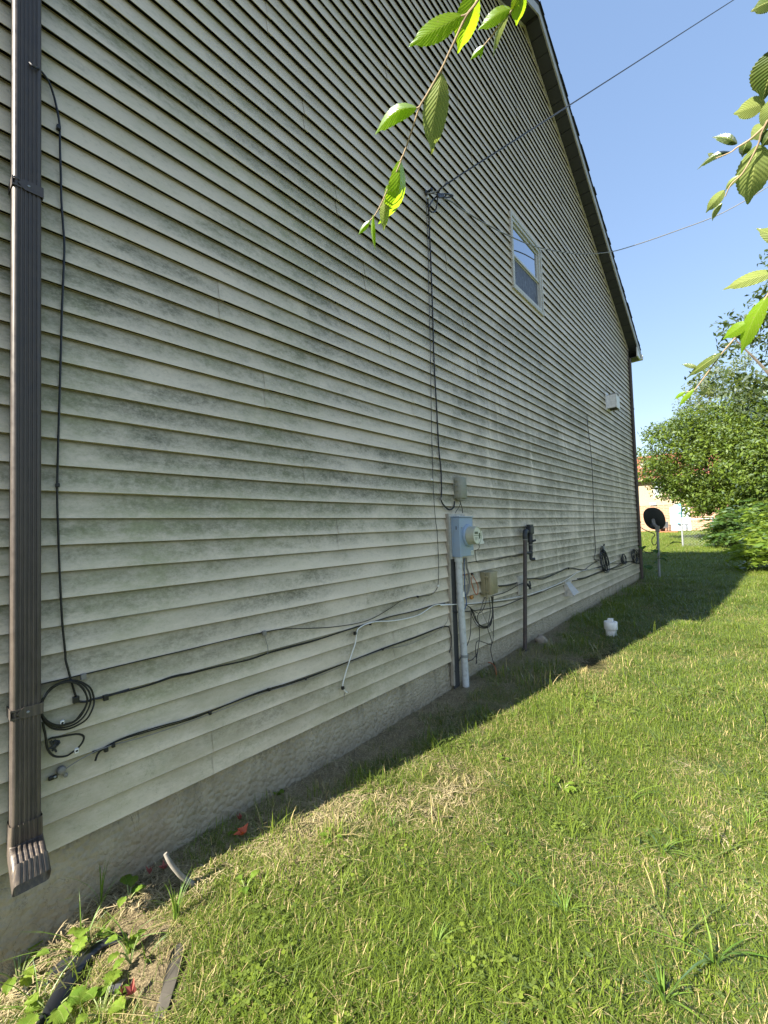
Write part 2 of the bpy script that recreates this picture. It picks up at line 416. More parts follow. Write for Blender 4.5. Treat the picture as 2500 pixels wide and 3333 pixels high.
M['straw'] = leaf_material('dry_straw', (.10, .075, .04), (.52, .43, .25), .12, gloss=.15, attr_instancer=True)
M['tuft'] = leaf_material('grass_tuft_blades', (.07, .15, .025), (.19, .28, .05), .45, gloss=.2)
M['weed'] = leaf_material('weed_leaf', (.075, .16, .02), (.19, .29, .04), .45, gloss=.2, veins=True, vs=.4)
M['weed_dark'] = leaf_material('weed_leaf_dark', (.03, .085, .02), (.06, .13, .03), .4, gloss=.2)
M['tree_leaf'] = leaf_material('tree_leaf', (.035, .07, .010), (.13, .18, .026), .32, gloss=.25)
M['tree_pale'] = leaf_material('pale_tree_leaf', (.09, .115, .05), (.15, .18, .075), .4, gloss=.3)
M['tree_dark'] = leaf_material('dark_tree_leaf', (.028, .05, .02), (.06, .085, .03), .3, gloss=.35)
M['shrub_leaf'] = leaf_material('shrub_leaf', (.085, .15, .02), (.20, .27, .04), .45, gloss=.2)
M['sumac_leaf'] = leaf_material('sumac_leaf', (.03, .075, .02), (.085, .15, .035), .42, gloss=.3)

def glass_material():
    t = NT('coated_window_glass')
    g = t.n('ShaderNodeBsdfGlossy'); g.inputs['Roughness'].default_value = .012; g.inputs['Color'].default_value = (.86, .90, .95, 1)
    d = t.n('ShaderNodeBsdfDiffuse'); d.inputs[0].default_value = (.03, .035, .04, 1)
    lw = t.n('ShaderNodeFresnel'); lw.inputs[0].default_value = 1.9
    mx = t.n('ShaderNodeMixShader'); t.l(t.mapr(lw.outputs[0], .08, .55, .45, .95), mx.inputs[0]); t.l(d.outputs[0], mx.inputs[1]); t.l(g.outputs[0], mx.inputs[2])
    t.l(mx.outputs[0], t.out.inputs[0]); return t.m
M['glass'] = glass_material()
def screen_material():
    t = NT('insect_screen'); p = t.pos()
    n = t.noise(t.vmul(p, (14, 1, 5)), 2.2, 5, .65, 1.5)
    t.bsdf(t.mix(t.mapr(n, .42, .68), (.045, .05, .065), (.15, .165, .20)), .5, 0, None, .5); return t.m
M['screen'] = screen_material()
def brick_material():
    t = NT('brick_wall'); p = t.pos()
    sep = t.n('ShaderNodeSeparateXYZ'); t.l(p, sep.inputs[0]); cb = t.n('ShaderNodeCombineXYZ'); t.l(sep.outputs[1], cb.inputs[0]); t.l(sep.outputs[2], cb.inputs[1])
    b = t.n('ShaderNodeTexBrick'); t.l(cb.outputs[0], b.inputs['Vector']); b.inputs['Scale'].default_value = 1.0
    b.inputs['Brick Width'].default_value = .42; b.inputs['Row Height'].default_value = .15; b.inputs['Mortar Size'].default_value = .016
    b.inputs['Color1'].default_value = (.25, .12, .075, 1); b.inputs['Color2'].default_value = (.32, .175, .115, 1); b.inputs['Mortar'].default_value = (.34, .27, .2, 1)
    t.bsdf(b.outputs['Color'], .85, 0, None, .2); return t.m
M['brick'] = brick_material()
M['far_siding'] = plain('tan_siding', (.30, .225, .14), .6, var=.05)
M['far_roof'] = plain('red_roof_shingles', (.22, .07, .045), .85, var=.2, scale=6)
M['far_white'] = plain('far_white_trim', (.48, .46, .44), .5)
M['far_glass'] = plain('far_curtained_glass', (.32, .36, .42), .25, var=.15, scale=3)
M['red_edging'] = plain('red_mulch', (.45, .10, .06), .8)
M['cyan'] = plain('light_blue_cloth', (.18, .55, .72), .7)

# ------------------------------------------------------------------ ground sheet
def ground():
    xs = np.concatenate([[-900, -300, -80, -25, -8, -4, -2.2], np.arange(-1.2, .3, .06), np.arange(.3, 1.1, .015), np.arange(1.1, 8, .06), np.arange(8, 24, .3), np.arange(24, 60, 2), [70, 90, 130, 200, 400, 900]])
    ys = np.concatenate([[-900, -300, -90, -40, -20, -12, -8], np.arange(-6.5, -2.6, .25), np.arange(-2.6, -.8, .05), np.arange(-.8, .0, .015), np.arange(.0, .1, .05), [.4, 1, 2, 4, 8, 12, 20, 40, 100, 300, 900]])
    vs = []
    for x in xs:
        for y in ys:
            z = gz(float(x), float(y))
            vs.append((float(x), float(y), z))
    n = len(ys); fs = []
    for i in range(len(xs) - 1):
        for j in range(n - 1):
            fs.append((i*n+j, (i+1)*n+j, (i+1)*n+j+1, i*n+j+1))
    mb = MB(); mb.v = vs; mb.f = fs
    o = mb.build('ground', M['ground'], smooth=False)
    for p in o.data.polygons: p.use_smooth = True
    tag(o, kind='structure')
ground()

# ------------------------------------------------------------------ house
XL, XR, XM = .12, 11.19, 5.566
ZP, SL = 8.171, .4945
Z0, CH = .285, .1016
def zr(x): return ZP - SL * abs(x - XM)
house = thing('house', (XM, 0, 0), 'large beige house with mildewed horizontal siding and dark gabled roof', 'house')
WX0, WX1, WZ0, WZ1 = 4.775, 5.745, 2.81 + 1.405, 3.745 + 1.40   # window outer trim
# foundation
def foundation():
    mb = MB(); nx, nz = 300, 8
    vs = []
    for i in range(nx + 1):
        x = XL + .03 + (XR - XL - .06) * (i / nx) ** 1.6
        for j in range(nz + 1):
            z = -.35 + (Z0 + .02 + .35) * j / nz
            y = .006 + mnoise.noise(Vector((x * 5, z * 5, 0))) * .006 + mnoise.noise(Vector((x * 17, z * 17, 4))) * .004
            if z < .1: y += -.012 * (0.1 - z) / .1 * (.5 + mnoise.noise(Vector((x * 3, z * 9, 2))))
            if j == nz: y = .03
            vs.append((x, y, z))
    fs = []
    for i in range(nx):
        for j in range(nz):
            a = i * (nz + 1) + j; fs.append((a, a + nz + 1, a + nz + 2, a + 1))
    mb.v = vs; mb.f = fs
    o = mb.build('foundation', M['concrete'], house)
    for p in o.data.polygons: p.use_smooth = True
foundation()
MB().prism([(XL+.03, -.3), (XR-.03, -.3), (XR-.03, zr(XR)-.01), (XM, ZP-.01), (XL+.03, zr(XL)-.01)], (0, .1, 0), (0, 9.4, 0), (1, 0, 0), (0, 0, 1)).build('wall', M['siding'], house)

MB().prism([(XL+.06, -.02), (XR-.06, -.02), (XR-.06, zr(XR)-.03), (XM, ZP-.03), (XL+.06, zr(XL)-.03)], (0, .085, 0), (0, .098, 0), (1, 0, 0), (0, 0, 1)).build('dark_gap_sheet', M['gap'], house)  # dark sheet added behind the boards to blacken the slots under the laps
# siding: one object per board
def plank(x0, x1, k, lift, slope_l=False, slope_r=False):
    z = Z0 + k * CH
    wob = RNG.normal() * .0007
    prof = [(.0, CH + .004), (-.0185 + wob, .0025), (-.0197 + wob, .0008), (-.019 + wob, -.0006), (-.0172, -.0003)]
    cols = []
    L = x1 - x0; ns = max(1, int(L / .45))
    for i in range(ns + 1):
        t = i / ns
        col = []
        for q, (y, dz) in enumerate(prof):
            zz = z + dz
            a = x0; b = x1
            if slope_l: a = max(x0, XM - (ZP - zz) / SL)
            if slope_r: b = min(x1, XM + (ZP - zz) / SL)
            if b < a: b = a
            x = a + (b - a) * t
            sag = mnoise.noise(Vector((x * .9, k * 3.7, 0))) * .0036 + mnoise.noise(Vector((x * 2.6, k * 2.2, 7))) * .0012 + lift * .8
            yy = y - lift + mnoise.noise(Vector((x * .7, k * 1.3, 5))) * .0012
            col.append((x, yy, zz + (sag if q else 0)))
        cols.append(col)
    n = len(prof); mb = MB()
    mb.v = [p for c in cols for p in c]
    mb.f = [(i*n+j, i*n+j+1, (i+1)*n+j+1, (i+1)*n+j) for i in range(len(cols) - 1) for j in range(n - 1)]
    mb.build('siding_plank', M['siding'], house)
TOPK = int((ZP - Z0) / CH)
shift = 0.0
for k in range(TOPK + 1):
    z = Z0 + k * CH
    if k % 2 == 0: shift = (1.05 + (k // 2 * 1.37) % 3.0)
    lo, hi = XL + .04, XR - .04
    sl = z + CH > zr(XL); 
    if sl:
        lo = max(lo, XM - (ZP - z) / SL); hi = min(hi, XM + (ZP - z) / SL)
    if hi - lo < .02: continue
    cuts = [lo]; x = shift
    while x < hi - .4:
        if x > lo + .4: cuts.append(x)
        x += 3.66
    cuts.append(hi)
    for i, (a, b) in enumerate(zip(cuts, cuts[1:])):
        a2 = a - (.025 if i else 0)
        lift = .0028 * (i % 2) + .0006 * (k % 2)
        segs = [(a2, b)]
        if z + CH * .6 > WZ0 and z + CH * .4 < WZ1:
            segs = []
            for s0, s1 in [(a2, b)]:
                if s1 <= WX0 + .02 or s0 >= WX1 - .02: segs.append((s0, s1)); continue
                if s0 < WX0 + .02: segs.append((s0, WX0 + .02))
                if s1 > WX1 - .02: segs.append((WX1 - .02, s1))
        for s0, s1 in segs:
            plank(s0, s1, k, lift, sl and i == 0 and s0 == a2, sl and i == len(cuts) - 2 and s1 == b)
# corner posts, starter strip, rake channel
MB().box((XL, -.023, Z0 - .02), (XL + .07, .13, zr(XL) - .01)).build('corner_post', M['trim'], house)
MB().box((XR - .06, -.023, Z0 - .02), (XR, .13, zr(XR) - .01)).build('corner_post', M['taupe'], house)
for sgn in (-1, 1):
    xe = XR if sgn > 0 else XL
    d = Vector((xe - XM, 0, zr(xe) - ZP)).normalized(); nrm = Vector((d.z, 0, -d.x)) * (1 if sgn > 0 else -1)
    if nrm.z > 0: nrm = -nrm
    MB().prism([(0, 0), (.026, 0), (.026, -.021), (.0, -.024)], (XM, -.004, ZP - .002), (xe, -.004, zr(xe) - .002), nrm, (0, 1, 0)).build('rake_channel', M['trim'], house)
# soffit
OV = .20
def soffit(sgn):
    xe = (XR + .32) if sgn > 0 else (XL - .32)
    d = Vector((xe - XM, 0, zr(xe) - ZP)); L = d.length; d.normalize()
    up = Vector((-d.z * sgn, 0, abs(d.x)))
    pw = .205; n = int(L / pw); me = None
    for i in range(n):
        a = Vector((XM, 0, ZP)) + d * (i * pw + .004 + (.02 if i == 0 else 0)); b = Vector((XM, 0, ZP)) + d * ((i + 1) * pw - .004)
        mb = MB()
        mb.prism([(0, 0), (-OV, 0), (-OV, .012), (0, .012)], a, b, (0, 1, 0), up)
        mb.build('soffit_panel', M['soffit'], house)
    MB().prism([(.0, .013), (-OV, .013), (-OV, .03), (0, .03)], (XM, 0, ZP), Vector((XM, 0, ZP)) + d * L, (0, 1, 0), up).build('soffit_backing', M['gap'], house)
    A = Vector((XM, 0, ZP)); B = A + d * L
    MB().prism([(-OV - .018, -.012), (-OV, -.012), (-OV, .110), (-OV - .018, .110)], A, B, (0, 1, 0), (0, 0, 1)).build('fascia_board', M['fascia'], house)
soffit(1); soffit(-1)
roof = MB()
for sgn in (-1, 1):
    xe = (XR + .36) if sgn > 0 else (XL - .36)
    roof.prism([(-OV - .018, .111), (9.6, .111), (9.6, .16), (-OV - .018, .16)], (XM, 0, ZP), (xe, 0, zr(xe)), (0, 1, 0), (0, 0, 1))
roof = roof.build('roof', M['shingle'], house)
for sgn in (-1, 1):
    xe = (XR + .38) if sgn > 0 else (XL - .38)
    d = Vector((xe - XM, 0, zr(xe) - ZP)); L = d.length; d.normalize(); up = Vector((-d.z * sgn, 0, abs(d.x)))
    n = int(L / .143)
    for i in range(n):
        a = Vector((XM, 0, ZP + .162)) + d * (i * .143); b = a + d * .16
        j = RNG.uniform(-.006, .01)
        MB().add([a + up * .001 + Vector((0, -OV - .035 - j, 0)), b + up * .013 + Vector((0, -OV - .035 - j, 0)), b + up * .013 + Vector((0, 9.6, 0)), a + up * .001 + Vector((0, 9.6, 0)),
                  b + up * .001 + Vector((0, -OV - .035 - j, 0)), b + up * .001 + Vector((0, 9.6, 0)), a - up * .004 + Vector((0, -OV - .035 - j, 0))],
                 [(0, 1, 2, 3) if sgn < 0 else (3, 2, 1, 0), (1, 4, 5, 2), (0, 6, 4, 1)]).build('shingle', M['shingle'], roof)
# eave return box + gutters
for sgn in (1, -1):
    xc = XR if sgn > 0 else XL; xo = xc + sgn * .30
    z1 = zr(xc) - .0; z0 = zr(xo) - .05
    mb = MB()
    mb.prism([(xc - sgn * .05, z1 + .015), (xo, zr(xo) - .02), (xo, z0), (xc - sgn * .05, z0)], (0, -OV - .012, 0), (0, -OV + .012, 0), (1, 0, 0), (0, 0, 1))
    mb.build('eave_return', M['white'], house, bevel=0)
    MB().box((min(xc, xo), -OV + .014, z0), (max(xc, xo), 9.4, z0 + .015)).build('eave_soffit', M['soffit'], house)
    MB().prism([(0, 0), (.11, .0), (.135, .06), (.135, .115), (.128, .115), (.125, .06), (.10, .012), (.01, .012), (.01, .115), (0, .115)], (xo + sgn * .002, -OV - .04, z0 + .02), (xo + sgn * .002, 9.5, z0 + .02), (sgn, 0, 0), (0, 0, 1)).build('gutter', M['white' if sgn > 0 else 'brown'], house)

# window
win = bpy.data.objects.new('window', None); COL.objects.link(win); win.parent = house; win.location = (WX0 - XM, 0, WZ0)
def frame_rect(x0, x1, z0, z1, w, y0, y1, name, mat):
    mb = MB()
    mb.box((x0, y0, z0), (x0 + w, y1, z1)); mb.box((x1 - w, y0, z0), (x1, y1, z1))
    mb.box((x0 + w, y0, z0), (x1 - w, y1, z0 + w)); mb.box((x0 + w, y0, z1 - w), (x1 - w, y1, z1))
    return mb.build(name, mat, win)
frame_rect(WX0, WX1, WZ0, WZ1, .036, -.034, .03, 'outer_trim', M['trim'])
frame_rect(WX0 + .038, WX1 - .038, WZ0 + .038, WZ1 - .038, .036, -.024, .06, 'frame', M['window_vinyl'])
zm = (WZ0 + WZ1) / 2 - .02
frame_rect(WX0 + .08, WX1 - .08, zm - .002, WZ1 - .08, .03, -.004, .028, 'upper_sash', M['window_vinyl'])
frame_rect(WX0 + .08, WX1 - .08, WZ0 + .08, zm - .005, .022, .004, .034, 'lower_sash', M['window_vinyl'])
MB().box((WX0 + .108, .008, zm + .026), (WX1 - .108, .014, WZ1 - .108)).build('pane', M['glass'], win)
MB().box((WX0 + .10, .02, WZ0 + .10), (WX1 - .10, .026, zm - .025)).build('pane', M['glass'], win)
MB().box((WX0 + .10, .010, WZ0 + .10), (WX1 - .10, .012, zm - .025)).build('screen', M['screen'], win)
MB().box((WX0 + .078, -.012, zm - .012), (WX1 - .078, .003, zm + .012)).build('meeting_rail', M['window_vinyl'], win)
MB().box((WX0 + .02, .062, WZ0 + .02), (WX1 - .02, .09, WZ1 - .02)).build('backing', M['gap'], win)

# ------------------------------------------------------------------ downspouts
def spout_profile(w, d):
    pts = []
    r = .012
    def arc(cx, cy, a0, a1):
        for i in range(4):
            q = math.radians(a0 + (a1 - a0) * i / 3); pts.append((cx + r * math.cos(q), cy + r * math.sin(q)))
    # u across, v outwards
    arc(-w/2 + r, r, 180, 270)
    arc(w/2 - r, r, 270, 360)
    arc(w/2 - r, d - r, 0, 90)
    n = 5
    for i in range(n):                       # flutes of the front face
        c = w/2 - r - (w - 2*r) * (i + .5) / n; h = (w - 2*r) / n * .32
        pts.extend([(c + h, d), (c + h * .55, d - .0032), (c - h * .55, d - .0032), (c - h, d)])
    arc(-w/2 + r, d - r, 90, 180)
    return pts
def strap(mb_parent, cx, w, d, y0, z, flip, mat):
    mb = MB()
    y = y0 - d - .0025; h = .038; s = -1 if flip else 1
    pr = [(-w/2 - .012, z - h/2), (w/2 + .004, z - h/2), (w/2 + .004, z + h/2), (-w/2 - .012, z + h/2)]
    tip = .02
    x0, x1 = cx - w/2 + .012, cx + w/2 + .003
    mb.prism([(x0 + tip, z - h/2), (x1, z - h/2), (x1, z + h/2), (x0 + tip, z + h/2), (x0, z)], (0, y - .002, 0), (0, y, 0), (1, 0, 0), (0, 0, 1))
    mb.box((x1 - .002, y, z - h/2), (x1 + .0015, y0 + .012, z + h/2))
    xl = cx - w/2 - .003
    mb.box((xl, y - .001, z - h/2 + .002), (xl + .0022, y0 + .012, z + h/2 - .002))
    mb.box((xl, y - .0008, z - h/2 + .003), (x0 + tip * .8, y + .0005, z - h/2 + .009)); mb.box((xl, y - .0008, z + h/2 - .009), (x0 + tip * .8, y + .0005, z + h/2 - .003))
    o = mb.build('strap', mat, mb_parent)
    MB().lathe((x0 + tip + .012, y - .0018, z), (0, -1, 0), [(.0045, 0), (.004, .002), (.001, .003)], 10).build('screw', M['galv'], o, smooth=True)
def downspout(cx, w, d, zbot, ztop, label, elbow=True):
    y0 = -.0215
    t = thing('downspout', (cx, y0, zbot), label, 'downspout', 'downspouts at the house corners')
    MB().prism(spout_profile(w, d), (cx, y0, zbot), (cx, y0, ztop), (1, 0, 0), (0, -1, 0)).build('pipe', M['brown'], t, smooth=True)
    for z in ((wp(85, 600, .09).z, wp(85, 2320, .09).z) if elbow else (1.4, 4.0)): strap(t, cx, w, d, y0, z, False, M['brown'])
    if elbow:
        pr = spout_profile(w + .006, d + .006); mb = MB(); rings = []
        zt = zbot + .055; seq = [(0, 0, 0, 1.0)]
        n = 7
        path = [(zt, 0.0, 0.0), (zbot - .004, 0, 0)]
        ang = 0; z = zbot - .008; y = 0
        for i in range(n):                    # crimped folds of the elbow
            ang += math.radians(56) / n
            z -= .0125 * math.cos(ang); y += .0125 * math.sin(ang)
            path.append((z + .002, y - .004, ang)); path.append((z, y + .0035, ang))
        for i in range(2):
            z -= .05 * math.cos(ang); y += .05 * math.sin(ang); path.append((z, y, ang))
        for (z, y, a) in path:
            sc = 1.0 + (.10 * (path[0][0] - z) / .2 if z < zbot else 0)
            rings.append([(cx + u * sc, y0 - y - v * math.cos(a) , z + v * math.sin(a)) for u, v in pr])
        k = len(pr)
        for r in rings: mb.v += r
        for i in range(len(rings) - 1):
            for j in range(k):
                l = (j + 1) % k; mb.f.append((i*k+j, (i+1)*k+j, (i+1)*k+l, i*k+l))
        # inside of the mouth
        last = len(rings) - 1; inner = [(cx + (x - cx) * .9, y + .02, z + .055) for x, y, z in rings[-1]]
        b = len(mb.v); mb.v += inner
        for j in range(k):
            l = (j + 1) % k; mb.f.append((last*k+j, b+j, b+l, last*k+l))
        mb.f.append(tuple(b + j for j in range(k)))
        mb.build('elbow', M['brown'], t, smooth=True)
    return t
DS_X = .322
downspout(DS_X, .083, .060, .405, 5.6, 'dark brown fluted downspout with kicked-out elbow at the near left end of the wall')
t2 = downspout(11.12, .066, .055, .02, 5.15, 'dark brown downspout at the far corner of the house beside the satellite dish', elbow=False)

# ------------------------------------------------------------------ cables on the wall
def z1(o, s): return lambda x, y: (o[0] + x / s, o[1] + y / s)
r5 = z1((0, 1900), 1.8433); r8 = z1((700, 1700), 1.8433); r3 = z1((1350, 1400), 2.37); r1 = z1((0, 0), 1.8433)
rc = z1((20, 2150), 4.1475); rm = z1((1420, 1520), 5.027); rg = z1((1660, 1680), 4.9167); ra = z1((1360, 560), 8.295); rt = z1((1880, 1760), 5.184)
dp = lambda x, y: (x * 1.507, y * 1.507)
def wpath(f, pts, off=.022, wob=0.0):
    out = []
    for i, q in enumerate(pts):
        a = f(q[0], q[1]); o = q[2] if len(q) > 2 else off
        if o < .045: o += .005
        p = wp(a[0], a[1], o)
        if wob: p.y += RNG.normal() * wob
        out.append(p)
    return out
def cable(name, paths, mat, label, cat, group=None, sub=5, n=6, clips=(), parent=None):
    mb = MB(); allp = []
    for pts, r in paths: mb.tube(pts, r, n, sub); allp += pts
    base = min(allp, key=lambda p: p.z).copy()
    if clips:
        t = thing(name, base, label, cat, group)
        mb.build('cable', mat, t, smooth=True)
        for p, s, mt in clips:
            p = Vector(p)
            MB().box((p.x - s, p.y - .011, p.z - s * 1.2), (p.x + s, p.y + .006, p.z + s * 1.2)).build('clip', mt, t, bevel=.002)
        return t
    o = mb.build(name, mat, parent, smooth=True, world_loc=base)
    if parent is None: tag(o, label, cat, group)
    return o
def q(f, x, y, off=.022):
    if off < .045: off += .004
    a = f(x, y); return wp(a[0], a[1], off)

vert = [q(r1, 178, 378, .085), q(r1, 200, 398, .092), q(r1, 228, 410, .085)] + wpath(r1, [(252, 432, .05), (292, 492, .03), (325, 585), (350, 700), (358, 770), (360, 900), (365, 1050), (368, 1200), (378, 1350), (386, 1480), (380, 1650), (370, 1900), (364, 2150)], .020, .001)
vert += wpath(dp, [(124, 1040), (126, 1150), (129, 1240), (134, 1340), (141, 1410)], .02, .001)
vert += wpath(rc, [(805, 0), (870, 240), (905, 370), (945, 490), (985, 548), (1080, 555), (1180, 520), (1340, 488), (1659, 388)], .02)
cable('coax_cable', [(vert, .0042)], M['black'], 'black cable running down beside the near downspout and into the coil', 'cable', 'cables fixed on the siding',
      clips=[(q(r1, 350, 768, .022), .007, M['black']), (q(rc, 940, 525, .022), .010, M['black']), (q(dp, 124, 1048, .022), .006, M['black'])])
def bundle(f, pts, k, r, spread, off=.02, seed=0):
    g = np.random.default_rng(seed); base = wpath(f, pts, off); out = []
    for i in range(k):
        a = g.uniform(0, 6.28); out.append(([p + Vector((0, -abs(g.normal()) * spread * .5, math.sin(a + j * .8) * spread * g.uniform(.5, 1))) for j, p in enumerate(base)], r * g.uniform(.8, 1.1)))
    return out
up_pts = [(1380, 485), (1300, 500), (1200, 530), (1050, 565), (930, 605), (850, 628), (800, 645), (600, 710), (450, 748), (330, 780), (200, 822), (0, 868), (-150, 905), (-260, 930), (-420, 985), (-640, 1040)]
cable('cable_bundle', bundle(r8, up_pts, 4, .0027, .004, .02, 2), M['black'], 'upper bundle of black cables strung along the lower siding left of the electric meter', 'cable bundle', 'cables fixed on the siding',
      clips=[(q(r8, 838, 665, .024), .008, M['black']), (q(r5, 633, 682, .022), .009, M['black']), (q(r8, 930, 612, .024), .005, M['black'])])
lo_pts = [(1405, 780, .02), (1418, 720), (1410, 660), (1380, 625), (1200, 690), (1000, 760), (800, 835), (540, 935), (330, 1000), (200, 1045), (0, 1125), (-150, 1180), (-370, 1240), (-560, 1300), (-690, 1362), (-735, 1378)]
lo = bundle(r8, lo_pts, 4, .0026, .005, .02, 5)
lo.append((wpath(r5, [(640, 985), (606, 1000), (585, 1025), (572, 1062)], .024), .0042))
cable('cable_bundle', lo, M['black'], 'lower bundle of black cables ending in a cut stub right of the cable coil', 'cable bundle', 'cables fixed on the siding',
      clips=[(q(r8, 322, 1003, .024), .006, M['black']), (q(r8, 1003, 762, .024), .006, M['black']), (q(r5, 678, 968, .024), .006, M['black']), (q(r5, 1258, 775, .024), .006, M['black']), (q(rc, 1345, 1198, .024), .007, M['black']), (q(r8, 540, 938, .024), .005, M['black'])])
cable('grey_wire', [(wpath(r8, [(1400, 560), (1390, 600), (1340, 650), (1200, 718), (1100, 748), (1000, 768), (700, 890), (540, 950), (330, 1012), (0, 1140), (-370, 1270), (-640, 1345), (-790, 1412), (-895, 1478)], .027), .0022)], M['wire_grey'],
      'thin grey wire running beside the lower cable bundle to a grey plug', 'wire', 'cables fixed on the siding')
thin = wpath(r8, [(-1050, 973, .024), (-790, 913, .018), (-590, 865, .018), (-380, 815, .018), (-190, 771, .018), (0, 725, .017), (150, 690, .017), (290, 660), (400, 641), (560, 636), (700, 629), (860, 605), (960, 570), (1060, 510), (1130, 465), (1215, 444), (1285, 438), (1320, 415), (1337, 380), (1342, 300), (1340, 200), (1332, 50)], .02)
thin += wpath(dp, [(940, 1120), (935, 1040), (932, 900), (930, 760), (926, 620), (924, 520), (921, 450), (922, 424)], .02, .001)
cable('thin_wire', [(thin, .0024)], M['black'], 'thin black wire dropping from the wall anchor then running left along the siding', 'wire', 'cables fixed on the siding',
      clips=[(q(r8, 1337, 382, .022), .007, M['white_wire']), (q(r3, 127, 383, .022), .008, M['white_wire']), (q(r8, 1215, 446, .022), .006, M['black']), (q(r8, 293, 665, .022), .010, M['wire_grey']), (q(rc, 1040, 215, .022), .009, M['wire_grey'])])
cable('wire_offcut', [(wpath(r8, [(296, 665), (302, 700), (315, 740), (318, 770), (315, 795)], .024), .0018)], M['wire_grey'], 'short pale wire end hanging from a clip left of the white cable', 'wire')
cable('white_cable', [(wpath(r8, [(1420, 492), (1330, 495), (1290, 512), (1230, 552), (1150, 577), (1060, 592), (970, 596), (910, 610), (868, 632), (852, 655), (843, 720), (820, 790), (797, 860), (777, 930), (766, 980), (778, 1010), (792, 1022)], .026), .0040)],
      M['white_wire'], 'white cable end hanging down from the upper bundle across the siding boards', 'cable', clips=[(q(r8, 765, 993, .03), .008, M['black'])])
cable('frayed_string', [(wpath(r8, [(785, 1015), (776, 1035), (778, 1055), (772, 1075)], .02), .0014), (wpath(r8, [(785, 1012), (795, 1020), (803, 1018)], .02), .0016)], M['wire_grey'], 'frayed pale strands at the loose end of the white cable', 'string')
# the coil
coil = thing('cable_coil', q(rc, 560, 1200, .03), 'coil of black cable hung right of the near downspout with a small loop below it', 'cable coil')
def loop(x0, x1, y0, y1, off, seed, tilt=0.0, n=18):
    g = np.random.default_rng(seed); cx, cy, rx, ry = (x0+x1)/2, (y0+y1)/2, (x1-x0)/2, (y1-y0)/2; out = []
    for i in range(n):
        a = 2 * math.pi * i / n; u = math.cos(a); v = math.sin(a)
        out.append(q(rc, cx + rx * u + tilt * v * ry + g.normal() * 4, cy + ry * v - .10 * rx * u + g.normal() * 4, off + g.uniform(-.003, .004)))
    return out
for i, (a, b, c, d) in enumerate([(462, 1188, 268, 935), (475, 1138, 275, 905), (480, 1095, 295, 880), (470, 1090, 285, 870)]):
    MB().tube(loop(a, b, c, d, .028 + .006 * i, i, -.10), .0033, 6, 4, True).build('cable_loop', M['black'], coil, smooth=True)
MB().tube(wpath(rc, [(480, 700), (500, 870), (530, 1000), (548, 1150), (580, 1230), (640, 1285), (720, 1300), (820, 1285), (900, 1235), (960, 1190), (1020, 1120), (1050, 1050), (1030, 1010), (960, 993), (860, 1005), (720, 1030), (620, 1045), (565, 1070)], .03), .0038, 6, 5).build('cable_tail', M['black'], coil, smooth=True)
MB().tube(wpath(rc, [(525, 430), (495, 500), (470, 640), (460, 760), (480, 830)], .05), .0022, 6, 4).build('tie_wire', M['wire_grey'], coil, smooth=True)
for (x, y) in ((755, 840), (950, 1215)):
    p = q(rc, x, y, .04); MB().box((p.x - .0062, p.y - .005, p.z - .0085), (p.x + .0062, p.y + .006, p.z + .0085)).build('label_clip', M['white_wire'], coil, bevel=.0015)
    MB().lathe(p + Vector((0, -.0052, 0)), (0, -1, 0), [(.0042, 0), (.0030, .001)], 10).build('clip_hole', M['black'], coil)
p = q(rc, 640, 1100, .022)
mb = MB()
for i in range(7): mb.tube([p + Vector((RNG.normal()*.004, -.003, RNG.normal()*.004)), p + Vector((RNG.normal()*.012, -.008, RNG.normal()*.012)), p + Vector((RNG.normal()*.016, -.004, -.018 + RNG.normal()*.01))], .004, 5, 3)
mb.build('frayed_clamp', M['iron'], coil)
# grey plug with a black clip
plug = thing('wall_plug', q(rc, 750, 1480, .02), 'grey rubber plug with a black screw clip low on the siding beside the downspout', 'plug')
p = q(rc, 745, 1478, .018)
MB().lathe(p, (0, -1, .0), [(.0145, -.006), (.0155, .004), (.012, .011), (.004, .014)], 16).build('cap', M['wire_grey'], plug, smooth=True)
p2 = q(rc, 805, 1548, .018); MB().tube([p, (p + p2) / 2, p2], .005, 8).build('stem', M['wire_grey'], plug, smooth=True)
MB().lathe(p2, (0, -1, 0), [(.0075, -.004), (.007, .004), (.002, .006)], 12).build('foot', M['wire_grey'], plug, smooth=True)
p3 = q(rc, 632, 1580, .018); MB().box((p3.x - .014, p3.y - .006, p3.z - .007), (p3.x + .014, p3.y + .006, p3.z + .007)).build('clip', M['black'], plug, bevel=.003)
p4 = q(rc, 660, 1572, .026); MB().lathe(p4, (0, -1, 0), [(.0045, 0), (.004, .002), (.001, .003)], 10).build('screw', M['galv'], plug)

